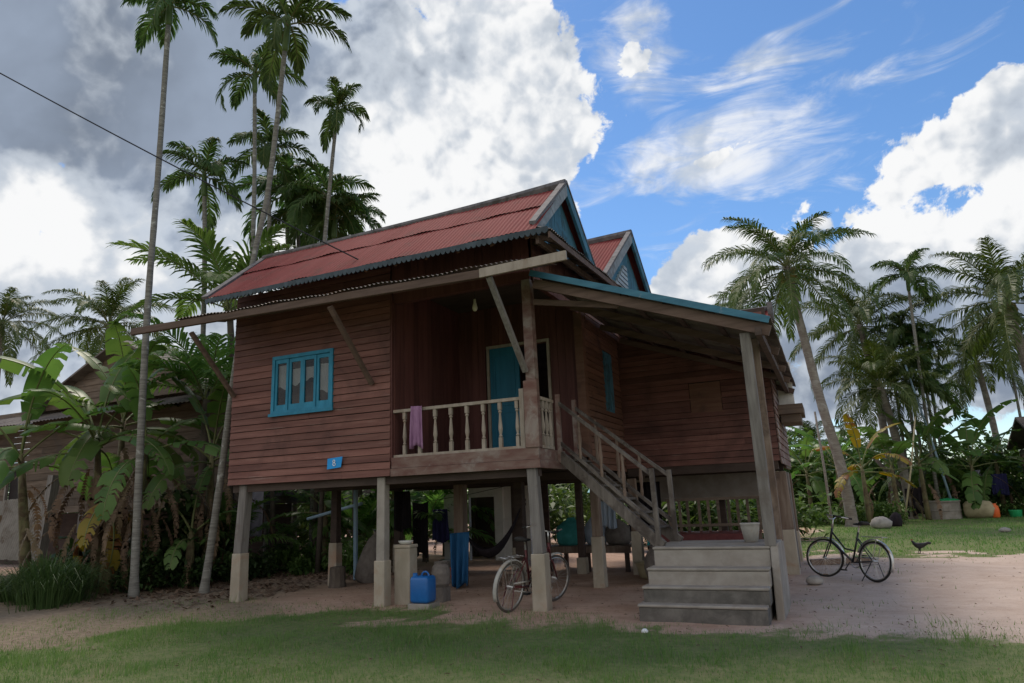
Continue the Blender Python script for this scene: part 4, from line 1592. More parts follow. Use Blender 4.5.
def crown_mesh(name, kind, seed):
    r = random.Random(seed)
    leaf, rach = MB(), MB()
    if kind == 'coco':
        nf = 25
        for k in range(nf):
            t = k / (nf - 1)
            el = rad(82 - 108 * t ** .9 + r.uniform(-8, 8))
            L = 4.1 * r.uniform(.88, 1.08) * (.75 + .4 * min(1, t * 3))
            frond((leaf, rach), (0, 0, .05 - .25 * t), k * 2.39996 + r.uniform(-.25, .25), el, L, rad(58 + 25 * (1 - abs(t - .4)) + r.uniform(-10, 14)),
                  72, .92, .05, .65 + .6 * t, r, start=.14, rr=.035, sgn=r.uniform(-.25, .25), vee=.12, jit=.5)
    elif kind == 'areca':
        nf = r.choice((9, 10, 11))
        for k in range(nf):
            t = k / (nf - 1)
            el = rad(80 - 92 * t + r.uniform(-8, 8))
            L = 1.6 * r.uniform(.85, 1.1) * (.8 + .3 * t)
            frond((leaf, rach), (0, 0, .0 - .12 * t), k * 2.39996 + r.uniform(-.3, .3), el, L, rad(85 + r.uniform(-12, 20)),
                  42, .54, .046, 1.0, r, start=.12, ang0=58, ang1=24, rr=.022, sgn=r.uniform(-.2, .2), vee=.2, jit=.45)
    else:  # young clumping palm with long upright fronds
        nf = 13
        for k in range(nf):
            t = k / (nf - 1)
            el = rad(84 - 62 * t + r.uniform(-6, 6))
            L = 2.7 * r.uniform(.85, 1.1)
            frond((leaf, rach), (r.uniform(-.1, .1), r.uniform(-.1, .1), 0), k * 2.39996 + r.uniform(-.3, .3), el, L, rad(62 + r.uniform(-12, 20)),
                  32, .7, .065, .5, r, start=.2, ang0=58, ang1=28, rr=.022, sgn=r.uniform(-.2, .2), vee=.2, jit=.3)
    return leaf, rach


def mesh_of(m, name, mat, smooth=False):
    me = bpy.data.meshes.new(name)
    me.from_pydata(m.v, [], m.f)
    me.materials.append(mat)
    if smooth:
        me.polygons.foreach_set('use_smooth', [True] * len(me.polygons))
    return me


CROWN = {}
for kind, cnt, lm in (('coco', 3, 'coco'), ('areca', 4, 'areca'), ('young', 2, 'youngleaf')):
    CROWN[kind] = []
    for k in range(cnt):
        a, b = crown_mesh(kind, kind, 100 + 7 * k + len(kind))
        CROWN[kind].append((mesh_of(a, kind + '_crown', M[lm]), mesh_of(b, kind + '_stalks', M['rachis'], True)))


def child(name, me, parent, loc, rz=0, s=1, rx=0):
    o = bpy.data.objects.new(name, me)
    COL.objects.link(o)
    o.parent = parent
    o.location = loc
    o.rotation_euler = (rx, 0, rz)
    o.scale = (s, s, s)
    return o


def palm(name, label, base, path, r0, r1, kind, var, rz, s=1.0, group=None, bark='bark', shaft=False, nuts=False, dead=False, cat='palm tree'):
    bx, by = base
    b = Vector((bx, by, gz(bx, by) if abs(bx) < 60 and by < 90 else 0))
    root = thing(name, label, cat, tuple(b), group)
    pts = [b - Vector((0, 0, .15))] + [Vector(p) for p in path]
    # smooth through the points
    dense = []
    n = len(pts)
    for i in range(n - 1):
        p0, p1, p2, p3 = pts[max(i - 1, 0)], pts[i], pts[i + 1], pts[min(i + 2, n - 1)]
        for k in range(8):
            t = k / 8
            dense.append(.5 * ((2 * p1) + (p2 - p0) * t + (2 * p0 - 5 * p1 + 4 * p2 - p3) * t * t + (3 * p1 - p0 - 3 * p2 + p3) * t ** 3))
    dense.append(pts[-1])
    # ringed trunk
    tot = len(dense)
    m = MB()
    P, Rr = [], []
    for i, p in enumerate(dense):
        t = i / (tot - 1)
        rr_ = r0 + (r1 - r0) * t ** .7 + (r0 * .45 * max(0, 1 - t * 14))
        P.append(p)
        Rr.append(rr_ * (1.035 if i % 2 else .97))
    m.tube(P, Rr, 12)
    m.build('trunk', M[bark], root, smooth=True)
    top = pts[-1]
    loc = top - b
    leaf, stalk = CROWN[kind][var % len(CROWN[kind])]
    if shaft:
        m = MB()
        d = (pts[-1] - pts[-2]).normalized()
        m.tube([top - d * .02, top + d * .08, top + d * .35 * s, top + d * .72 * s, top + d * .95 * s], [r1 * 1.0, r1 * 1.45, r1 * 1.35, r1 * 1.0, r1 * .3], 10)
        m.build('crownshaft', M['shaft'], root, smooth=True)
        loc = loc + d * .72 * s
    c = child('crown', leaf, root, loc, rz, s)
    child('frond_stalk', stalk, c, (0, 0, 0))
    if nuts:
        r = random.Random(int(abs(bx) * 100))
        for k in range(9):
            a = r.uniform(0, 6.28)
            m = MB()
            q = top + Vector((math.cos(a) * .3 * s, math.sin(a) * .3 * s, -.2 - r.uniform(0, .35)))
            m.lathe([(.02, -.15), (.09, -.1), (.125, .0), (.1, .1), (.02, .14)], tuple(q), 10)
            m.build('coconut', M['nut'], root, smooth=True)
    if dead:
        r = random.Random(int(abs(bx) * 77))
        lf, rc = MB(), MB()
        for k in range(2):
            frond((lf, rc), top + Vector((0, 0, .1)), r.uniform(0, 6.28), rad(-35), 1.5 * s, rad(70), 22, .6, .06, 1.2, r, rr=.02)
        o = lf.build('dead_frond', M['deadleaf'], root)
    return root


M['nut'] = pmat('coconut_husk', (.2, .13, .04), (.28, .2, .06), (6, 6, 6), .6, .3)

# tall arecas beside and behind the house
A = 'tall areca palms round the house'
palm('areca_palm', 'tall straight areca palm with grey trunk alone in front of the old house', (-11.84, 9.11), [(-12.0, 9.1, 3), (-12.11, 9.1, 5.7), (-12.13, 9.1, 8.34), (-12.2, 9.1, 12.15)], .075, .055, 'areca', 0, .4, .8, A, shaft=True)
palm('areca_palm', 'leaning pale areca trunk rising beside the corner of the red house', (-10.77, 9.7), [(-10.55, 9.75, 2), (-10.38, 9.8, 4.1), (-10.12, 9.9, 6.5), (-9.8, 9.9, 8.0), (-9.32, 9.7, 10.9)], .075, .05, 'areca', 1, 2.4, .92, A, shaft=True)
palm('areca_palm', 'straight pale areca palm just behind the leaning one', (-12.4, 12.2), [(-12.5, 12.2, 5), (-12.55, 12.2, 9), (-12.62, 12.1, 12.3)], .07, .05, 'areca', 2, 1.2, .9, A, shaft=True)
palm('areca_palm', 'areca palm with a lone crown above the ridge of the red roof', (-12.2, 14.3), [(-12.1, 14.2, 4), (-11.85, 14.1, 8.3), (-11.45, 14, 12.0)], .07, .05, 'areca', 3, .2, .75, A, shaft=True)
palm('areca_palm', 'areca palm with a dense spreading crown next to the straight grey trunk', (-14.8, 13), [(-14.9, 13, 4), (-15.1, 13, 8), (-15.3, 13, 10.3)], .08, .06, 'areca', 0, 3.6, 1.0, A, shaft=True)
palm('areca_palm', 'areca palm whose crown spreads between the two pale trunks', (-13.6, 14.2), [(-13.7, 14.2, 5), (-13.9, 14, 11.3)], .075, .055, 'areca', 1, 5.1, .95, A, shaft=True)
palm('areca_palm', 'dark areca palm low behind the two pale trunks', (-14.4, 16), [(-14.7, 16, 6), (-15.0, 16, 10.7)], .08, .06, 'areca', 2, 0.6, 1.35, A, shaft=True)
palm('areca_palm', 'areca palm with drooping crown close above the roof ridge', (-12.9, 15.2), [(-12.8, 15, 6), (-12.55, 15, 9.7)], .08, .06, 'areca', 3, 2.2, 1.1, A, shaft=True)
palm('areca_palm', 'small slim areca palm farthest along the roof ridge', (-13.9, 18), [(-13.9, 18, 6), (-13.9, 18, 10.7)], .06, .045, 'areca', 0, 4.2, .9, A, shaft=True)
palm('areca_palm', 'dark second trunk among the arecas above the roof ridge', (-13.2, 15.6), [(-13.0, 15.6, 6), (-12.75, 15.6, 9.4)], .08, .06, 'areca', 1, 1.9, 1.0, A, shaft=True)
palm('young_palm', 'young palm with upright fronds behind the corner of the red roof', (-13.2, 12.6), [(-13.25, 12.5, 4), (-13.3, 12.3, 6.4)], .1, .08, 'young', 0, .3, 1.1, None, 'barkd')
palm('young_palm', 'young palm with fronds spilling over the awning beam', (-12.9, 11.4), [(-12.9, 11.4, 2.5), (-12.9, 11.4, 4.0)], .1, .08, 'young', 1, 2.3, .95, None, 'barkd')
YG = 'young palms in the shade behind the house'
for i, (x, y, h, sc_, lab) in enumerate(((-10.9, 14.6, .45, .8, 'young palm with upright fronds seen under the floor near the upright pipe'), (-9.75, 15.8, .5, .85, 'young palm seen under the floor behind the sack'),
                                         (-12.0, 15.2, .5, .85, 'young palm seen past the corner post'), (-10.2, 17.6, .6, .9, 'young palm in the brighter gap behind the dark garments'), (-12.9, 12.2, .5, .75, 'young palm low behind the leaning areca trunk'))):
    palm('young_palm', lab, (x, y), [(x, y, h * .6), (x, y, h)], .09, .07, 'young', i, i * 1.3, sc_, YG, 'barkd')
palm('areca_palm', 'dark areca crown low between the pale trunks and the lone crown', (-13.9, 15.6), [(-14.0, 15.6, 5), (-14.05, 15.5, 9.9)], .07, .055, 'areca', 3, 3.1, 1.15, A, shaft=True)
palm('areca_palm', 'areca crown touching the roof ridge below the lone crown', (-13.8, 16.5), [(-13.9, 16.5, 5), (-13.95, 16.5, 9.7)], .07, .055, 'areca', 2, 4.4, 1.15, A, shaft=True)
CC = 'coconut palms'
palm('coconut_palm', 'coconut palm behind the ridge of the old wooden house', (-28.8, 20), [(-28.9, 20, 5), (-29.1, 20, 10)], .17, .12, 'coco', 0, .4, .8, CC, 'barkc')
palm('coconut_palm', 'coconut palm half seen past the banana leaves', (-38.5, 21), [(-38.8, 21, 5), (-39.2, 21, 11.8)], .17, .12, 'coco', 1, 1.4, .8, CC, 'barkc')
palm('coconut_palm', 'large curved coconut palm standing in the grass behind the black bicycle', (.54, 29.2), [(.45, 29.1, 2), (.05, 29, 4.75), (-.3, 29, 8), (-.5, 29, 10.3)], .22, .14, 'coco', 2, .9, .9, CC, 'barkc', nuts=True)
palm('coconut_palm', 'coconut palm with a thick trunk above the wooden hut', (8.75, 35.8), [(8.6, 36, 4), (8.15, 36, 9.3)], .26, .19, 'coco', 0, 2.1, 1.05, CC, 'barkc', nuts=True)
palm('coconut_palm', 'coconut palm with upright crown between the large one and the slim areca', (2.6, 37), [(2.6, 37, 5), (2.3, 37, 9.2)], .2, .14, 'coco', 1, 3.3, .9, CC, 'barkc')
palm('coconut_palm', 'small coconut palm under the crown above the wooden hut', (8.3, 44), [(8.3, 44, 4), (8.1, 44, 7.8)], .2, .14, 'coco', 2, 5.3, .75, CC, 'barkc')
palm('coconut_palm', 'low bushy coconut palm in the thick of the grove', (2.9, 33.5), [(2.8, 33.5, 3), (2.5, 33.5, 5.6)], .2, .15, 'coco', 0, 4.4, .72, CC, 'barkc')
palm('coconut_palm', 'small distant coconut palm over the blue lean-to edge', (-4.2, 46), [(-4.2, 46, 8), (-4.0, 46, 13.2)], .2, .14, 'coco', 1, .4, .62, CC, 'barkc')
palm('coconut_palm', 'small distant coconut palm beside the wing wall', (-1.0, 44), [(-1.0, 44, 2), (-.75, 44, 3.6)], .2, .14, 'coco', 2, 2.0, .75, CC, 'barkc')
AR = 'arecas in the grove'
palm('areca_palm', 'slim tall areca palm whose trunk crosses the sky beside the coconut grove', (4.05, 33.8), [(4.0, 34, 1.5), (4.1, 34, 5), (4.27, 34, 9.8)], .08, .06, 'areca', 0, .6, 1.15, AR, shaft=True)
for i, (x, y, z, s, lab) in enumerate(((3.95, 36, 7.6, 1.25, 'areca palm with the highest crown of the dark cluster'), (4.6, 36.5, 6.9, 1.3, 'areca palm on the outer side of the dark cluster'),
                                       (3.3, 36, 6.2, 1.25, 'areca palm low in the dark cluster by the slim trunk'), (3.6, 34.6, 5.2, 1.2, 'short areca palm below the dark cluster'),
                                       (4.9, 37.5, 5.0, 1.2, 'short areca palm at the open edge of the dark cluster'), (9.6, 44, 8.6, 1.2, 'distant areca palm behind the thick coconut trunk'))):
    palm('areca_palm', lab, (x - .1, y), [(x - .06, y, z * .5), (x, y, z)], .08, .06, 'areca', i + 1, i * 1.7, s, AR, shaft=True)


def bleaf(mb, base, az, el, L, W, bend, rng, tear=.35, petiole=.3):
    """one banana leaf: arched midrib, blade split into lateral strips"""
    leaf, rib = mb
    n = 14
    p = Vector(base)
    pts, dirs = [p.copy()], []
    for i in range(n):
        s = (i + .5) / n
        e = el - bend * s ** 1.4
        d = Vector((math.cos(az) * math.cos(e), math.sin(az) * math.cos(e), math.sin(e)))
        dirs.append(d)
        p = p + d * (L / n)
        pts.append(p.copy())
    dirs.append(dirs[-1])
    rib.tube(pts, [.028 * (1 - .85 * i / n) for i in range(n + 1)], 5, False)
    i0 = int(n * petiole)
    for side in (-1, 1):
        dr = rng.uniform(.15, .45)
        ks = []
        for k in range(i0 * 2, n * 2 + 1):
            f = k / 2
            i = min(int(f), n - 1)
            q = pts[i].lerp(pts[i + 1], f - i)
            d = dirs[i]
            sd = d.cross(Vector((0, 0, 1)))
            if sd.length < .05:
                sd = Vector((-math.sin(az), math.cos(az), 0))
            sd = sd.normalized() * side
            t = (k - i0 * 2) / (n * 2 - i0 * 2)
            w = W * .5 * (math.sin(math.pi * min(1, .1 + .88 * t)) ** .55)
            ks.append((q, d, sd, w))
        k = 0
        while k < len(ks) - 1:
            run = 1
            while run < 7 and k + run < len(ks) - 1 and rng.random() > tear:
                run += 1
            drop = dr + rng.uniform(-.15, .35)
            b = len(leaf.v)
            for j in range(run + 1):
                q, d, sd, w = ks[k + j]
                upv = sd.cross(d)
                if upv.z < 0:
                    upv = -upv
                shr = 1.0
                sk = 0
                if j == 0 and k > 0:
                    sk = .03
                if j == run:
                    sk = -.03
                m1 = q + sd * (w * .5) + Vector((0, 0, w * (.22 - drop * .3))) + d * sk * .5
                m2 = q + sd * (w * (1 - .25 * drop)) + Vector((0, 0, w * (.2 - drop * 1.0))) + d * (sk + .05)
                leaf.v.extend((tuple(q), tuple(m1), tuple(m2)))
            for j in range(run):
                a = b + j * 3
                leaf.f.append((a, a + 3, a + 4, a + 1))
                leaf.f.append((a + 1, a + 4, a + 5, a + 2))
            k += run


def banana(name, label, base, h, L, nleaf, seed, mat='banana', group=None, dead=5, W=.55, els=(82, -5), r=.1, aim=None, lean=(0, 0)):
    rng = random.Random(seed)
    bx, by = base
    b = Vector((bx, by, gz(bx, by)))
    root = thing(name, label, 'banana plant', tuple(b), group)
    m = MB()
    top = b + Vector((lean[0], lean[1], h))
    m.tube([b - Vector((0, 0, .1)), b.lerp(top, .3), b.lerp(top, .7), top], [r * 1.25, r, r * .8, r * .5], 10)
    m.build('stem', M['stem'], root, smooth=True)
    leaf, rib = MB(), MB()
    for k in range(nleaf):
        t = k / max(1, nleaf - 1)
        az = k * 2.39996 + seed + rng.uniform(-.3, .3)
        if aim is not None and k < len(aim):
            az = aim[k]
        bleaf((leaf, rib), top + Vector((0, 0, -.25 * t)), az, rad(els[0] + (els[1] - els[0]) * t + rng.uniform(-8, 8)), L * rng.uniform(.8, 1.1), W * rng.uniform(.85, 1.1), rad(65 + rng.uniform(-15, 25)), rng)
    c = leaf.build('crown', M[mat], root, smooth=True)
    rib.build('midrib', M['rachis'], c, smooth=True)
    for k in range(dead):
        leaf, rib = MB(), MB()
        az = rng.uniform(0, 6.28)
        bleaf((leaf, rib), top + Vector((0, 0, -.2 - rng.uniform(0, h * .4))), az, rad(rng.uniform(-55, 0)), L * rng.uniform(.5, .9), W * rng.uniform(.2, .38), rad(85), rng, .85)
        leaf.build('dead_leaf', M['deadleaf'], root, smooth=True)
    return root


BL = 'banana plants by the old wooden house'
banana('banana_plant', 'large banana plant with broad arching leaves over the tall grass', (-13.75, 9.75), 3.1, 2.9, 10, 21, 'banana', BL, 26, .66, lean=(-.3, -.1), els=(80, 0))
banana('banana_plant', 'banana plant hung with dead brown leaves next to the straight areca', (-13.1, 10.0), 2.9, 2.3, 7, 22, 'banana', BL, 34, .6, lean=(.1, 0))
banana('banana_plant', 'banana plant with its leaf tips cut by the edge of the view', (-14.6, 8.9), 2.8, 2.8, 8, 25, 'banana', BL, 6, .66, lean=(-.4, -.2), els=(78, -5))
banana('banana_plant', 'tall banana plant whose leaves stand against the old gable', (-15.0, 10.9), 3.7, 2.9, 10, 24, 'banana', BL, 10, .7)
banana('banana_plant', 'yellowing banana plant low among the dead leaves', (-13.2, 9.5), 1.9, 1.6, 5, 28, 'bananay', BL, 6, .42, els=(10, -60))
banana('banana_plant', 'banana plant with a drooping crown beside the leaning areca trunk', (-12.4, 11.2), 2.7, 2.4, 9, 26, 'banana', BL, 22, .55)
banana('banana_plant', 'small dark banana plant at the foot of the leaning areca trunk', (-12.2, 10.6), 1.1, 1.5, 6, 27, 'banana', BL, 4, .4)
BU = 'banana plants seen through the posts under the house'
for i, (x, y, h, lab) in enumerate(((-11.2, 13.6, 1.5, 'banana plant seen under the floor next to the corner post'), (-10.2, 15.0, 1.7, 'banana plant seen under the floor behind the pipe'),
                                    (-9.9, 17.4, 1.6, 'bright banana plant seen behind the clothes line'), (-12.6, 15.8, 2.0, 'shaded banana plant deep behind the corner post'),
                                    (-11.4, 17.2, 1.9, 'banana plant behind the leaning sack'), (-10.6, 19.2, 2.0, 'banana plant deep in the gap beside the outbuilding'))):
    banana('banana_plant', lab, (x, y), h, 1.9, 8, 40 + i, 'banana', BU, 3, .5)
BG = 'banana plants at the edge of the grove'
banana('banana_plant', 'banana plant with a yellow and brown crown behind the coconut trunk', (1.15, 29.6), 2.2, 2.3, 7, 61, 'bananay', BG, 4, .5)
banana('banana_plant', 'large green banana plant behind the concrete cistern', (5.4, 34.2), 2.2, 3.1, 11, 62, 'banana', BG, 5, .75)
for i, (x, y, h, L, lab) in enumerate(((.3, 31.5, 2.4, 2.5, 'green banana plant behind the curved coconut trunk'), (2.3, 31.8, 2.2, 2.5, 'green banana plant behind the yellow one'),
                                       (3.4, 32.8, 2.4, 2.8, 'green banana plant beside the leaning blue pole'), (6.6, 36, 2.5, 2.8, 'green banana plant beside the wooden hut'),
                                       (-.9, 33, 2.2, 2.5, 'green banana plant beyond the wing posts'), (4.3, 35.5, 2.8, 2.6, 'tall green banana plant behind the slim areca'))):
    banana('banana_plant', lab, (x, y), h, L, 9, 70 + i, 'banana', BG, 4, .62)


def leafmass(name, mat, blobs, n, size, seed, label, cat='undergrowth', kind='stuff', stems=0):
    """many leaves spread through a set of clumps: blobs = (x, y, z, rx, ry, rz)"""
    r = np.random.RandomState(seed)
    vol = np.array([b[3] * b[4] * b[5] for b in blobs]) ** .67
    pick = r.choice(len(blobs), n, p=vol / vol.sum())
    B = np.array(blobs)[pick]
    u = r.normal(size=(n, 3))
    u /= np.linalg.norm(u, axis=1)[:, None]
    u *= (r.rand(n)[:, None]) ** .45
    lump = 1 + .35 * np.sin(u[:, 0] * 7 + pick)[:, None] * np.sin(u[:, 2] * 6 + pick * 2)[:, None]
    p = B[:, :3] + u * lump * B[:, 3:]
    p[:, 2] = np.maximum(p[:, 2], .03)
    s = size * r.uniform(.5, 1.4, n)
    a = r.uniform(0, 2 * np.pi, n)
    e = r.uniform(-.9, .5, n)
    d = np.stack([np.cos(a) * np.cos(e), np.sin(a) * np.cos(e), np.sin(e)], -1)
    sd = np.stack([-np.sin(a), np.cos(a), r.uniform(-.5, .5, n)], -1)
    v = np.empty((n, 4, 3))
    v[:, 0] = p
    v[:, 1] = p + d * (s * .5)[:, None] + sd * (s * .22)[:, None]
    v[:, 2] = p + d * s[:, None] + np.array([0, 0, -.25]) * s[:, None]
    v[:, 3] = p + d * (s * .5)[:, None] - sd * (s * .22)[:, None]
    me = bpy.data.meshes.new(name)
    me.vertices.add(4 * n)
    me.vertices.foreach_set('co', v.ravel())
    me.loops.add(4 * n)
    me.loops.foreach_set('vertex_index', np.arange(4 * n))
    me.polygons.add(n)
    me.polygons.foreach_set('loop_start', np.arange(n) * 4)
    me.update(calc_edges=True)
    me.materials.append(mat)
    o = bpy.data.objects.new(name, me)
    COL.objects.link(o)
    return tag(o, label, cat, kind=kind)


def rowblobs(seed, n, x0, x1, y0, y1, h0, h1, r0, r1):
    r = random.Random(seed)
    out = []
    for k in range(n):
        x, y = r.uniform(x0, x1), r.uniform(y0, y1)
        h = r.uniform(h0, h1)
        rr = r.uniform(r0, r1)
        out.append((x, y, h * .5, rr, rr, h * .5))
    return out


leafmass('grove_undergrowth', M['bush'], rowblobs(1, 42, -3, 16, 34.5, 42, 1.8, 4.6, .9, 1.9), 26000, .34, 1, 'tangled green undergrowth along the edge of the grove')
leafmass('low_weeds', M['bush'], rowblobs(2, 26, -2.5, 2.0, 29.5, 33, .4, 1.0, .4, .9) + rowblobs(22, 12, 5, 12, 34, 36, .4, .8, .4, .9), 9000, .16, 2, 'low green weeds at the foot of the palms', 'weeds')
leafmass('far_wood', M['farleaf'], rowblobs(3, 110, -90, 130, 60, 95, 3.5, 7.5, 3, 6), 34000, .8, 3, 'far wood closing the view behind the palms', 'wood')
leafmass('shade_thicket', M['bush'], rowblobs(4, 26, -22, -6.5, 20.5, 27, 1.2, 2.8, .6, 1.2), 9000, .28, 4, 'dark thicket behind the house seen between its posts', 'thicket')
leafmass('old_house_weeds', M['bushdark'], rowblobs(5, 22, -15.5, -11.3, 9.6, 12.0, .4, 1.0, .3, .7), 8000, .13, 5, 'dark weeds under the banana plants', 'weeds')
leafmass('fence_shrubs', M['bushdark'], rowblobs(15, 12, -15.8, -12.6, 10.6, 12.0, 1.0, 2.4, .3, .6), 2400, .26, 25, 'loose dark shrubs between the bananas and the old house', 'shrubs')
leafmass('side_thicket', M['bushdark'], rowblobs(6, 40, -48, -16, 19, 28, 2.0, 4.8, 1.0, 2.0), 16000, .4, 6, 'thicket behind the old wooden house', 'thicket')
leafmass('post_weeds', M['bush'], rowblobs(7, 16, -13.0, -9.4, 12.4, 14.5, .3, .9, .25, .5), 4500, .13, 7, 'leafy weeds behind the corner post', 'weeds')
leafmass('rear_thicket', M['bush'], rowblobs(8, 24, -5, -1.0, 19, 26, 1.2, 2.6, .6, 1.2), 9000, .26, 8, 'bright shrubs behind the slatted bed', 'thicket')

leafmass('reflection_trees', M['farleaf'], rowblobs(12, 26, -60, 40, -34, -26, 4, 9, 2.0, 4.0), 7000, .8, 12, 'row of trees added behind the camera for the windows to reflect', 'wood')  # added out of view to give the window panes something to reflect

# dark slim stems between the posts
r = random.Random(9)
for k, (x, y, h, ln) in enumerate(((-10.9, 13.0, 3.0, .2), (-10.3, 13.6, 3.4, -.1), (-11.7, 13.8, 3.2, .1), (-9.7, 14.6, 3.3, .0), (-11.3, 15.0, 3.5, .2), (-12.2, 13.0, 3.4, -.3), (-9.2, 17.5, 3.3, .1))):
    t = thing('sapling', ('slim bare-stemmed sapling in the shade behind the house'), 'tree', (x, y, 0), 'saplings in the shade behind the house')
    m = MB()
    m.tube([(x, y, -.1), (x + ln * .3, y, h * .4), (x + ln * .6, y, h * .8), (x + ln, y, h)], [.07, .06, .05, .03], 8)
    m.build('trunk', M['barkd'], t, smooth=True)
    m = MB()
    for q in range(240):
        a, e = r.uniform(0, 6.28), r.uniform(-.6, .6)
        c = Vector((x + ln + r.gauss(0, .4), y + r.gauss(0, .4), h + r.gauss(.1, .35)))
        d = Vector((math.cos(a) * math.cos(e), math.sin(a) * math.cos(e), math.sin(e))) * r.uniform(.12, .26)
        s = Vector((-math.sin(a), math.cos(a), .2)) * .05
        m.add([c, c + d * .5 + s, c + d - Vector((0, 0, .05)), c + d * .5 - s], [(0, 1, 2, 3)])
    m.build('crown', M['bushdark'], t)

# tall grass clump by the old house
r = random.Random(3)
m = MB()
TUS = [(-14.9 + .33 * q + r.uniform(-.2, .2), 8.25 + r.uniform(-.45, .5), r.uniform(.45, 1.15)) for q in range(9)]
for k in range(3600):
    tx, ty, th = TUS[k % 9]
    a = r.uniform(0, 6.28)
    rr = abs(r.gauss(0, .22))
    x, y = tx + math.cos(a) * rr, ty + math.sin(a) * rr
    h = th * r.uniform(.45, 1.05)
    a += r.gauss(0, .5)
    q = min(1.1, .15 + rr * 2.2 * r.uniform(.6, 1.4))
    lx, ly = math.cos(a) * h * q, math.sin(a) * h * q
    w = Vector((-math.sin(a), math.cos(a), 0)) * .006
    b = Vector((x, y, gz(x, y) - .02))
    c = b + Vector((lx * .2, ly * .2, h * .5))
    e = b + Vector((lx * .6, ly * .6, h * (.85 - .2 * q)))
    d = b + Vector((lx, ly, h * (.98 - .5 * q)))
    m.add([b - w, b + w, c + w, c - w, e + w * .8, e - w * .8, d], [(0, 1, 2, 3), (3, 2, 4, 5), (5, 4, 6)])
tag(m.build('tall_grass', M['tallgrass']), 'tall soft grass clump at the corner of the yard', 'grass', kind='stuff')
# fallen leaves and bits
r = random.Random(8)
m = MB()


def scrap(x, y, s):
    a = r.uniform(0, 6.28)
    z = gz(x, y) + .008
    d = Vector((math.cos(a), math.sin(a), r.uniform(-.1, .3))) * s
    w = Vector((-math.sin(a), math.cos(a), r.uniform(-.2, .2))) * s * .35
    p = Vector((x, y, z))
    m.add([p - d, p + w + Vector((0, 0, .01)), p + d + Vector((0, 0, s * .25)), p - w + Vector((0, 0, .012))], [(0, 1, 2, 3)])


for k in range(1500):
    scrap(r.uniform(-14, -9), r.gauss(10.2, .9), r.uniform(.03, .11))
for k in range(900):
    scrap(r.uniform(-12.5, -8.6), r.uniform(11.8, 13.8), r.uniform(.03, .1))
for k in range(420):
    scrap(r.uniform(-1, 5), r.uniform(8, 17.5), r.uniform(.008, .03))
for k in range(500):
    scrap(r.uniform(-9, -1), r.uniform(8, 12), r.uniform(.008, .028))
for k in range(260):
    scrap(r.uniform(-10, 2), r.uniform(5, 9), r.uniform(.012, .035))
tag(m.build('fallen_leaves', M['litter']), 'brown fallen leaves strewn over the bare earth', 'leaf litter', kind='stuff')

# ------------------------------------------------------------------ the old wooden house beyond the bananas
oh = thing('old_house', 'weathered grey plank house with low gable behind the banana plants', 'house', (-17, 13, 0))
mb = MB()
clap(mb, (-28, 12.9, 0), (1, 0, 0), (0, -1, 0), 14.7, 1.6, 4.7, [(5.3, 6.1, 2.0, 3.0)], bh=.2)
clap(mb, (-13.3, 12.9, 0), (0, 1, 0), (1, 0, 0), 6, 1.6, 4.7, bh=.2)
mb.box(-27.9, -22.72, 12.92, 12.94, 1.6, 4.6)
mb.box(-21.88, -13.4, 12.92, 12.94, 1.6, 4.6)
mb.build('wall', M['greyx'], oh)
mb = MB()
for k in range(8):
    z = 4.55 + k * .19
    hw = 3.3 * (1 - k / 8.3)
    mb.hexa([(-17.5 - hw, 12.6, z), (-17.5 + hw, 12.6, z), (-17.5 + hw, 12.62, z + .2), (-17.5 - hw, 12.62, z + .2)], [(-17.5 - hw, 12.64, z), (-17.5 + hw, 12.64, z), (-17.5 + hw, 12.645, z + .2), (-17.5 - hw, 12.645, z + .2)])
mb.build('gable', M['greyx'], oh)
mb = MB()
for s in (-1, 1):
    a, b = (-17.5, 12.3, 6.2), (-17.5 + s * 3.7, 12.3, 4.5)
    c, d = (-17.5 + s * 3.7, 19, 4.5), (-17.5, 19, 6.2)
    mb.hexa([a, b, c, d], [(x, y, z + .06) for x, y, z in (a, b, c, d)])
mb.build('roof', M['roofgrey'], oh)
mb = MB()
corr(mb, (-28, 11.9, 4.12), (-12.9, 11.9, 4.12), (-28, 12.88, 4.55), (-12.9, 12.88, 4.55), 100, .015, 2)
mb.build('pent_roof', M['roofgrey'], oh)
mb = MB()
mb.box(-22.72, -21.9, 12.82, 12.88, 1.96, 2.02)
mb.box(-22.72, -21.9, 12.82, 12.88, 2.98, 3.04)
mb.box(-22.72, -22.65, 12.82, 12.88, 2.02, 2.98)
mb.box(-21.97, -21.9, 12.82, 12.88, 2.02, 2.98)
wn = mb.build('window', M['grey'], oh)
mb = MB()
mb.box(-22.65, -21.97, 12.93, 12.96, 2.02, 2.98)
mb.build('pane', M['stand_in'], wn)
for x in (-26, -23.6, -21.2, -19.2, -17.2, -15.3, -13.5):
    mb = MB()
    mb.box(x - .1, x + .1, 12.9, 13.1, -.1, 1.6)
    mb.build('post', M['grey'], oh)
mb = MB()
mb.box(-28, -13.4, 14.8, 14.86, -.1, 1.6)
mb.build('rear_screen', M['dark'], oh)
mb = MB()
corr(mb, (-20.6, 10.9, .5), (-17.9, 10.9, .5), (-20.6, 11.3, 1.95), (-17.9, 11.3, 2.05), 30, .02, 3)
o = mb.build('tin_sheet', M['tinpale'], origin=(-19, 11.2, 0))
tag(o, 'pale corrugated sheet leaning on the old house', 'metal sheet')
mb = MB()
mb.beam((-17.65, 10.9, -.1), (-17.5, 11.0, 2.5), .2, .2, side=(1, 0, 0))
tag(mb.build('grey_post', M['grey'], origin=(-17.6, 11, 0)), 'thick grey timber post beside the corrugated sheet', 'post')
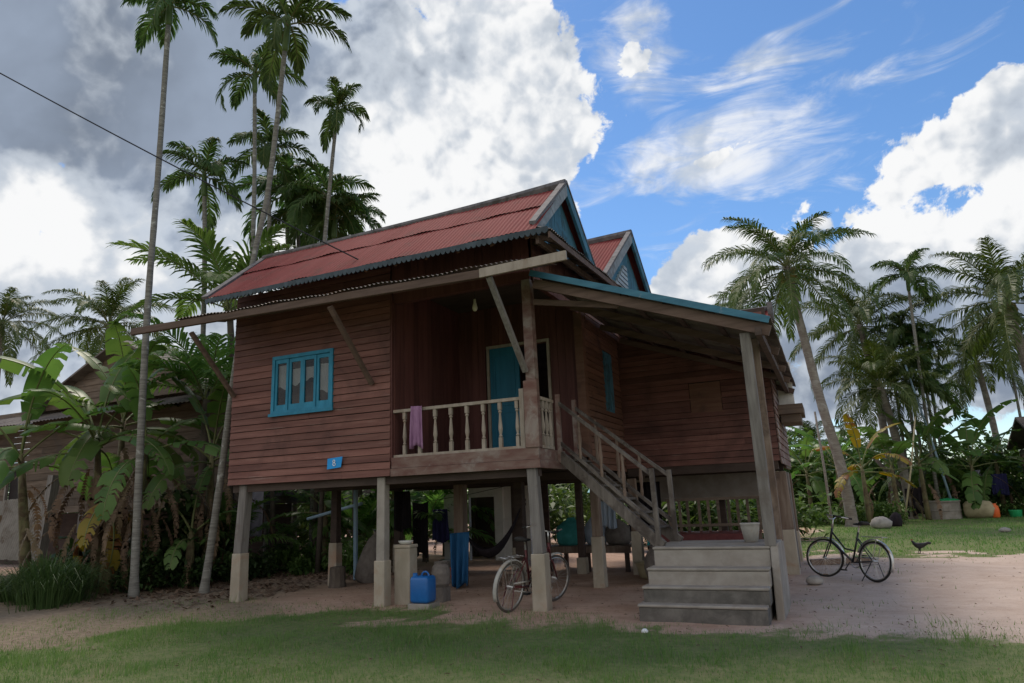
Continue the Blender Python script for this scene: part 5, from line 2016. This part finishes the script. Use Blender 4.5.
cloth('lilac_sheet', M['lilac'], (-14.3, 12.2, 1.75), (-13.6, 12.3, 1.75), 1.25, 'lilac sheet hung out under the old house', 'sheet', 3, .05, 1.0, seed=31)
cloth('grey_sheet', M['lilac'], (-12.9, 12.6, 2.0), (-12.3, 12.7, 2.0), 1.2, 'pale grey sheet hung near the leaning areca trunk', 'sheet', 2, .05, 1.0, seed=32)

# pipes under the house
mb = MB()
mb.tube([(-10.7, 12.4, 1.22), (-9.3, 12.1, 1.45), (-8.98, 12.05, 1.5)], .035, 8)
tag(mb.build('pipe', M['pvc'], origin=(-9.8, 12.2, 1.3)), 'pale blue-grey pipe running level under the floor', 'pipe')
mb = MB()
mb.tube([(-9.0, 11.9, -.1), (-9.02, 11.9, 1.86)], .045, 8)
tag(mb.build('downpipe', M['pvc'], origin=(-9, 11.9, 0)), 'blue-grey upright pipe beside the dark house post', 'pipe')

# ------------------------------------------------------------------ far side of the yard
ci = thing('cistern', 'round concrete cistern with a green cloth on its lid by the grove', 'cistern', (4.0, 33.5, 0))
mb = MB()
mb.lathe([(.66, -.1), (.66, .3), (.68, .31), (.68, .36), (.66, .37), (.66, .66), (.7, .67), (.7, .72), (.6, .72), (.58, .6)], (4.0, 33.5, 0), 24)
mb.build('tank', M['conc'], ci)
mb = MB()
mb.lathe([(.4, .72), (.36, .76), (.2, .8), (.05, .82)], (4.25, 33.4, 0), 12)
mb.build('cover', M['greygreen'], ci)
mb = MB()
pr = [(.02, 0), (.28, .02), (.4, .14), (.43, .45), (.43, .9), (.38, 1.15), (.26, 1.25), (.24, 1.32), (.18, 1.32)]
mb.lathe(pr, (0, 0, 0), 20)
jar = mb.build('water_jar', M['bamboo'], smooth=True)
jar.scale = (.82, .82, .82)
jar.location = (4.72, 33.4, .33)
jar.rotation_euler = (0, rad(90), rad(-8))
tag(jar, 'large tan water jar lying on its side next to the cistern', 'jar')
mb = MB()
mb.lathe([(.11, 0), (.15, .05), (.16, .3), (.13, .45), (.07, .5), (.09, .55)], (5.75, 33.2, 0), 14)
tag(mb.build('orange_bag', M['orange'], origin=(5.75, 33.2, 0), smooth=True), 'orange plastic sack on the grass by the water jar', 'sack')
mb = MB()
mb.lathe([(.16, 0), (.2, .02), (.23, .26), (.235, .28), (.2, .27)], (6.45, 33.4, 0), 14)
tag(mb.build('green_tub', M['greygreen'], origin=(6.45, 33.4, 0), smooth=True), 'green plastic tub beside the orange sack', 'tub')
cloth('dark_washing', M['navy'], (6.1, 35, 1.7), (6.7, 35, 1.7), .85, 'dark washing hung near the wooden hut', 'clothing', 3, .06, 1, seed=41)
cloth('white_washing', M['lilac'], (5.5, 35.5, 1.9), (5.9, 35.5, 1.9), .7, 'pale washing hung between the bananas and the hut', 'clothing', 2, .06, 1, seed=42)
cloth('black_washing', M['blackcl'], (2.75, 33.3, 1.25), (3.4, 33.3, 1.3), 1.1, 'black cloth hung beside the cistern', 'clothing', 3, .08, 1.1, seed=43)
# poles
for nm, lab, a, b, rr_, mt in (('pole', 'bluish pole standing slanted by the cistern', (4.35, 33.2, .6), (3.55, 33.2, 6.4), .05, 'pvc'), ('stick', 'thin pale stick leaning over the grass beside the cistern', (2.3, 30.2, 0), (3.35, 31, 4.0), .035, 'bamboo'),
                               ('bamboo_pole', 'bamboo pole leaning beyond the wing wall', (-.9, 25.5, 0), (-2.2, 25.5, 3.6), .05, 'bamboo'), ('post', 'bare upright post in the grass near the coconut trunk', (-.15, 27.8, -.1), (-.2, 27.8, 4.2), .05, 'barkc'),
                               ('log', 'dead log propped against the grove', (3.3, 33.2, .3), (1.9, 34.4, 2.6), .11, 'barkd')):
    mb = MB()
    A_, B_ = Vector(a), Vector(b)
    mid = A_.lerp(B_, .5) + Vector((.03, .02, -.04))
    mb.tube([A_, mid, B_], [rr_, rr_ * .9, rr_ * .7], 8)
    tag(mb.build(nm, M[mt], origin=a, smooth=True), lab, nm.replace('_', ' '))
# stones
for nm, lab, c, s, mt in (('stone', 'rounded pale stone lying in the grass near the coconut trunk', (1.4, 27.4, .14), (.34, .26, .24), 'rock'), ('brick_piece', 'broken pale block on the sand in front of the bicycle', (-.42, 12.0, .05), (.13, .09, .08), 'rock'),
                          ('dark_sack', 'dark sack next to the pale stone', (1.9, 27.9, .2), (.2, .2, .3), 'blackcl'), ('litter_scrap', 'crumpled white scrap on the grass before the steps', (-2.02, 7.7, .02), (.035, .03, .03), 'signwhite'),
                          ('litter_bag', 'white plastic bag on the far grass', (4.3, 24, .06), (.14, .1, .08), 'rock')):
    bm_ = MB()
    rr = random.Random(len(lab))
    pr = []
    n_, k_ = 14, 9
    for i in range(k_):
        th = math.pi * (i + .5) / k_
        pr.append((math.sin(th), -math.cos(th)))
    bm_.lathe(pr, (0, 0, 0), n_)
    bm_.v = [((x + rr.uniform(-.09, .09)) * s[0] + c[0], (y + rr.uniform(-.09, .09)) * s[1] + c[1], max((z + rr.uniform(-.06, .06)) * s[2], -.6 * s[2]) + c[2]) for x, y, z in bm_.v]
    tag(bm_.build(nm, M[mt], origin=c, smooth=True), lab, nm.split('_')[-1])
mb = MB()
mb.beam((-.55, 14.9, .05), (.5, 15.2, .07), .12, .1)
tag(mb.build('timber_offcut', M['wood'], origin=(0, 15, 0)), 'old timber offcut on the sand behind the bicycle', 'timber')

# hut
hu = thing('wooden_hut', 'dark plank hut on short posts at the edge of the grove', 'hut', (8.5, 34, 0))
mb = MB()
clap(mb, (7.75, 33.0, 0), (1, 0, 0), (0, -1, 0), 5, .95, 2.7, bh=.18)
clap(mb, (7.75, 37, 0), (0, -1, 0), (-1, 0, 0), 4, .95, 2.7, bh=.18)
mb.build('wall', M['greyx'], hu)
mb = MB()
mb.hexa([(7.4, 32.4, 2.75), (12, 32.4, 2.75), (12, 35, 3.9), (7.4, 35, 3.9)], [(7.4, 32.4, 2.85), (12, 32.4, 2.85), (12, 35, 4.0), (7.4, 35, 4.0)])
mb.hexa([(7.4, 35, 3.9), (12, 35, 3.9), (12, 37.6, 2.75), (7.4, 37.6, 2.75)], [(7.4, 35, 4.0), (12, 35, 4.0), (12, 37.6, 2.85), (7.4, 37.6, 2.85)])
mb.build('roof', M['roofgrey'], hu)
mb = MB()
mb.box(7.7, 11.6, 32.95, 37, .85, .95)
mb.build('floor', M['dark'], hu)
for x in (7.85, 9, 11.3):
    for y in (33.1, 36.8):
        mb = MB()
        mb.box(x - .08, x + .08, y - .08, y + .08, -.1, .85)
        mb.build('post', M['wood'], hu)

# rooster
hen = thing('rooster', 'black rooster walking where the sand meets the far grass', 'chicken', (1.55, 17.4, 0))
me = bpy.data.meshes.new('rooster_body')
J = [((0, 0, .27), .1), ((.09, 0, .28), .095), ((.15, 0, .33), .06), ((.18, 0, .385), .042), ((.195, 0, .42), .036), ((.235, 0, .415), .012),
     ((-.09, 0, .28), .085), ((-.16, 0, .32), .06), ((-.25, 0, .36), .055), ((-.33, 0, .33), .03),
     ((.02, .05, .18), .035), ((.0, .055, .09), .012), ((.02, .055, .01), .012), ((.07, .055, .008), .008),
     ((.02, -.05, .18), .035), ((.05, -.055, .09), .012), ((.07, -.055, .01), .012), ((.12, -.055, .008), .008)]
E_ = [(0, 1), (1, 2), (2, 3), (3, 4), (4, 5), (0, 6), (6, 7), (7, 8), (8, 9), (0, 10), (10, 11), (11, 12), (12, 13), (0, 14), (14, 15), (15, 16), (16, 17)]
me.from_pydata([j[0] for j in J], E_, [])
me.materials.append(M['feather'])
ho = bpy.data.objects.new('body', me)
COL.objects.link(ho)
ho.parent = hen
sm = ho.modifiers.new('s', 'SKIN')
for i, j in enumerate(J):
    me.skin_vertices[0].data[i].radius = (j[1], j[1])
me.skin_vertices[0].data[0].use_root = True
ho.modifiers.new('d', 'SUBSURF').levels = 2
ho.modifiers['d'].render_levels = 2
mb = MB()
cp = [(.17, .448), (.235, .44), (.225, .48), (.205, .465), (.185, .485)]
mb.add([(x, -.006, z) for x, z in cp] + [(x, .006, z) for x, z in cp], [(0, 1, 2, 3, 4), (9, 8, 7, 6, 5), (0, 5, 6, 1), (1, 6, 7, 2), (2, 7, 8, 3), (3, 8, 9, 4), (4, 9, 5, 0)])
ORIGIN[hen.name] = (0, 0, 0)
mb.build('comb', M['comb'], hen)
hen.location = (1.55, 17.4, gz(1.55, 17.4))
hen.rotation_euler = (0, 0, rad(172))
hen.scale = (.66, .66, .62)

# ------------------------------------------------------------------ sky and light
SUN_AZ, SUN_EL = -.75, .98      # azimuth from +Y towards +X, elevation
wd = bpy.data.worlds.new('World')
sc.world = wd
wd.use_nodes = True
nt = wd.node_tree
for n in list(nt.nodes):
    nt.nodes.remove(n)
out = nd(nt, 'ShaderNodeOutputWorld')
sky = nd(nt, 'ShaderNodeTexSky')
sky.sky_type = 'NISHITA'
sky.sun_disc = False
sky.sun_elevation = SUN_EL
sky.sun_rotation = SUN_AZ
sky.air_density = 1.0
sky.dust_density = .1
sky.ozone_density = 4.0
bg = nd(nt, 'ShaderNodeBackground')
bg.inputs[1].default_value = .105
hsv = nd(nt, 'ShaderNodeHueSaturation')
hsv.inputs['Saturation'].default_value = 1.12
lk(nt, sky.outputs[0], hsv.inputs['Color'])
lk(nt, hsv.outputs[0], bg.inputs[0])
tc = nd(nt, 'ShaderNodeTexCoord')
sp = nd(nt, 'ShaderNodeSeparateXYZ')
D = tc.outputs['Generated']
lk(nt, D, sp.inputs[0])
az = mth(nt, 'ARCTAN2', sp.outputs[0], sp.outputs[1])
el = mth(nt, 'ARCSINE', sp.outputs[2])


def blob(a, e, ra, re, inner=.0, rot=0):
    da = mth(nt, 'SUBTRACT', az, a)
    de = mth(nt, 'SUBTRACT', el, e)
    if rot:
        c, s = math.cos(rot), math.sin(rot)
        da, de = mth(nt, 'ADD', mth(nt, 'MULTIPLY', da, c), mth(nt, 'MULTIPLY', de, s)), mth(nt, 'SUBTRACT', mth(nt, 'MULTIPLY', de, c), mth(nt, 'MULTIPLY', da, s))
    x = mth(nt, 'POWER', mth(nt, 'DIVIDE', da, ra), 2)
    y = mth(nt, 'POWER', mth(nt, 'DIVIDE', de, re), 2)
    q = mth(nt, 'SQRT', mth(nt, 'ADD', x, y))
    n = nd(nt, 'ShaderNodeMapRange', interpolation_type='SMOOTHSTEP')
    n.inputs[1].default_value = 1
    n.inputs[2].default_value = inner
    n.inputs[3].default_value = 0
    n.inputs[4].default_value = 1
    lk(nt, q, n.inputs[0])
    return n.outputs[0]


def total(lst):
    s = None
    for w, b in lst:
        t = mth(nt, 'MULTIPLY', b, w)
        s = t if s is None else mth(nt, 'ADD', s, t)
    return s


def shifted(dx, dy, dz):
    mp = nd(nt, 'ShaderNodeVectorMath', operation='ADD')
    lk(nt, D, mp.inputs[0])
    mp.inputs[1].default_value = (dx, dy, dz)
    return mp.outputs[0]


big = noise(nt, D, 2.6, 10, .58, .25)
puff = noise(nt, D, 7.5, 9, .62, .35)
puff2 = noise(nt, shifted(-.012, .012, .02), 7.5, 9, .62, .35)
fine = noise(nt, D, 22, 6, .65, .4)
# where cloud gathers
gather = total([(.95, blob(-1.0, .42, .62, .55, .35)), (.85, blob(-.48, .5, .3, .34, .35)), (.35, blob(-.36, .66, .12, .16, .2)), (.55, blob(.19, .35, .16, .13, .3)), (.5, blob(.24, .41, .1, .08, .2)),
                (.85, blob(-.1, .27, .15, .12, .45)), (.5, blob(.03, .3, .13, .12, .2)), (.75, blob(.1, .18, .5, .17, .4)), (.6, blob(-.1, .455, .12, .03, .1, .25)), (.55, blob(-.19, .61, .06, .085, .1)), (.3, blob(-.06, .54, .03, .03, .1)),
                (.3, blob(.3, .42, .12, .1, .2)), (-.5, blob(.04, .58, .28, .15, .3)), (-.45, blob(-.26, .44, .09, .1, .1)), (-.3, blob(-.4, .4, .05, .03, .0)), (.95, blob(-3.1, .5, 1.9, .8, .35)), (.5, blob(3.1, .5, 1.5, .8, .35)), (.75, blob(2.2, .5, 1.2, .8, .3))])
def billow(vec):
    d = None
    nz = nd(nt, 'ShaderNodeTexNoise')
    nz.inputs['Scale'].default_value = 14
    nz.inputs['Detail'].default_value = 4
    lk(nt, vec, nz.inputs['Vector'])
    off = nd(nt, 'ShaderNodeVectorMath', operation='MULTIPLY_ADD')
    lk(nt, nz.outputs['Color'], off.inputs[0])
    off.inputs[1].default_value = (.06, .06, .06)
    lk(nt, vec, off.inputs[2])
    for sc_, w in ((10, .62), (24, .34), (55, .16)):
        v = nd(nt, 'ShaderNodeTexVoronoi', feature='F1')
        v.inputs['Scale'].default_value = sc_
        lk(nt, off.outputs[0], v.inputs['Vector'])
        t = mth(nt, 'MULTIPLY', mth(nt, 'SUBTRACT', .45, v.outputs['Distance']), w)
        d = t if d is None else mth(nt, 'ADD', d, t)
    return d


bil = billow(D)
bil2 = billow(shifted(-.008, .006, .014))
dens = mth(nt, 'ADD', mth(nt, 'ADD', gather, mth(nt, 'MULTIPLY', bil, .75)), mth(nt, 'ADD', mth(nt, 'MULTIPLY', mth(nt, 'SUBTRACT', big, .5), 1.2),
                                  mth(nt, 'ADD', mth(nt, 'MULTIPLY', mth(nt, 'SUBTRACT', puff, .5), 1.1), mth(nt, 'MULTIPLY', mth(nt, 'SUBTRACT', fine, .5), .7))))
cover = ramp(nt, dens, .28, .4)
# thin streaks of high cloud
mpc = nd(nt, 'ShaderNodeMapping')
mpc.inputs['Rotation'].default_value = (0, rad(-24), rad(10))
mpc.inputs['Scale'].default_value = (5, 5, 17)
lk(nt, D, mpc.inputs['Vector'])
cir = noise(nt, mpc.outputs[0], 1.35, 9, .62, .9)
cmask = total([(.85, blob(-.11, .455, .17, .07, .1)), (.7, blob(-.19, .62, .09, .12, .1)), (.5, blob(-.04, .55, .1, .06, .1)), (.3, blob(-.1, .5, .5, .3, .2)), (.4, blob(-2.5, .6, 1.5, .5, .2)), (.35, blob(.02, .44, .15, .05, .1))])
veil = mth(nt, 'MULTIPLY', ramp(nt, mth(nt, 'ADD', cir, mth(nt, 'MULTIPLY', cmask, .32)), .56, .95), .9)
cover = mth(nt, 'MAXIMUM', cover, veil)
thick = ramp(nt, dens, .4, 1.15)
# shade: thick cores and undersides are blue-grey, thin rims stay white
shade = total([(1.0, blob(-1.0, .54, .36, .26, .25)), (.6, blob(-.82, .62, .15, .18, .1)), (.6, blob(-1.05, .22, .4, .12, .2)), (.4, blob(-.83, .33, .14, .17, .1)), (1.0, blob(.12, .17, .42, .13, .4)), (.45, blob(.06, .28, .13, .07, .1)), (-.5, blob(-1.06, .35, .1, .09, .2)),
               (-.25, blob(-.5, .43, .24, .2, .3)), (.5, blob(-.6, .64, .22, .14, .1)), (-.45, blob(-3.1, .5, 1.9, .75, .3)), (-.45, blob(3.1, .5, 1.9, .75, .3)), (-.1, blob(.19, .38, .1, .09, .1)), (-.25, blob(-.1, .31, .1, .08, .2))])  # negative weights behind the camera brighten unseen clouds to fill the front wall
lit = mth(nt, 'ADD', mth(nt, 'MULTIPLY', mth(nt, 'SUBTRACT', puff2, puff), 1.5), mth(nt, 'MULTIPLY', mth(nt, 'SUBTRACT', bil2, bil), 1.7))
soft = noise(nt, D, 6, 4, .5, .3)
sh = mth(nt, 'ADD', mth(nt, 'ADD', shade, mth(nt, 'MULTIPLY', thick, .28)),
         mth(nt, 'ADD', lit, mth(nt, 'ADD', mth(nt, 'MULTIPLY', mth(nt, 'SUBTRACT', big, .5), 1.2), mth(nt, 'ADD', mth(nt, 'MULTIPLY', mth(nt, 'SUBTRACT', soft, .5), 1.5), mth(nt, 'MULTIPLY', mth(nt, 'SUBTRACT', puff, .5), .5)))))
ccol = mixc(nt, ramp(nt, sh, -.2, .45), (.95, .955, .96), (.56, .615, .69))
ccol = mixc(nt, ramp(nt, sh, .35, 1.15), ccol, (.25, .3, .385))
mot = mth(nt, 'ADD', mth(nt, 'MULTIPLY', ramp(nt, soft, .28, .72), .42), mth(nt, 'MULTIPLY', ramp(nt, puff, .3, .7), .1))
mot = mth(nt, 'ADD', mth(nt, 'MULTIPLY', mth(nt, 'SUBTRACT', mot, .24), ramp(nt, sh, .1, .9)), 1.0)
hs2 = nd(nt, 'ShaderNodeHueSaturation')
lk(nt, mot, hs2.inputs['Value'])
lk(nt, ccol, hs2.inputs['Color'])
bgc = nd(nt, 'ShaderNodeBackground')
lk(nt, hs2.outputs[0], bgc.inputs[0])
bgc.inputs[1].default_value = .705
mx = nd(nt, 'ShaderNodeMixShader')
lk(nt, cover, mx.inputs[0])
lk(nt, bg.outputs[0], mx.inputs[1])
lk(nt, bgc.outputs[0], mx.inputs[2])
lk(nt, mx.outputs[0], out.inputs[0])

sl = bpy.data.lights.new('sun', 'SUN')
sl.energy = 2.2
sl.angle = rad(20)
sl.color = (1, .9, .77)
so = bpy.data.objects.new('sun', sl)
COL.objects.link(so)
sd = Vector((math.sin(SUN_AZ) * math.cos(SUN_EL), math.cos(SUN_AZ) * math.cos(SUN_EL), math.sin(SUN_EL)))
so.rotation_euler = (-sd).to_track_quat('-Z', 'Y').to_euler()
so.location = (0, 0, 30)

# ------------------------------------------------------------------ camera
yaw, pitch, roll = rad(-24.07), rad(13.05), rad(2.35)
f = Vector((math.sin(yaw) * math.cos(pitch), math.cos(yaw) * math.cos(pitch), math.sin(pitch)))
rt = Vector((math.cos(yaw), -math.sin(yaw), 0))
upv = rt.cross(f)
r2 = rt * math.cos(roll) - upv * math.sin(roll)
u2 = rt * math.sin(roll) + upv * math.cos(roll)
cam = bpy.data.cameras.new('camera')
co = bpy.data.objects.new('camera', cam)
COL.objects.link(co)
mw = Matrix(((r2.x, u2.x, -f.x, 0), (r2.y, u2.y, -f.y, 0), (r2.z, u2.z, -f.z, 1.45), (0, 0, 0, 1)))
co.matrix_world = mw
cam.sensor_width = 36
cam.lens = 24.01
cam.clip_start = .05
cam.clip_end = 3000
sc.camera = co
sc.view_settings.view_transform = 'Standard'
sc.view_settings.look = 'None'
sc.view_settings.exposure = .5
sc.view_settings.gamma = 1
sc.render.resolution_x, sc.render.resolution_y = 1024, 683
sc.cycles.max_bounces = 6
sc.cycles.transparent_max_bounces = 4
sc.cycles.use_denoising = True
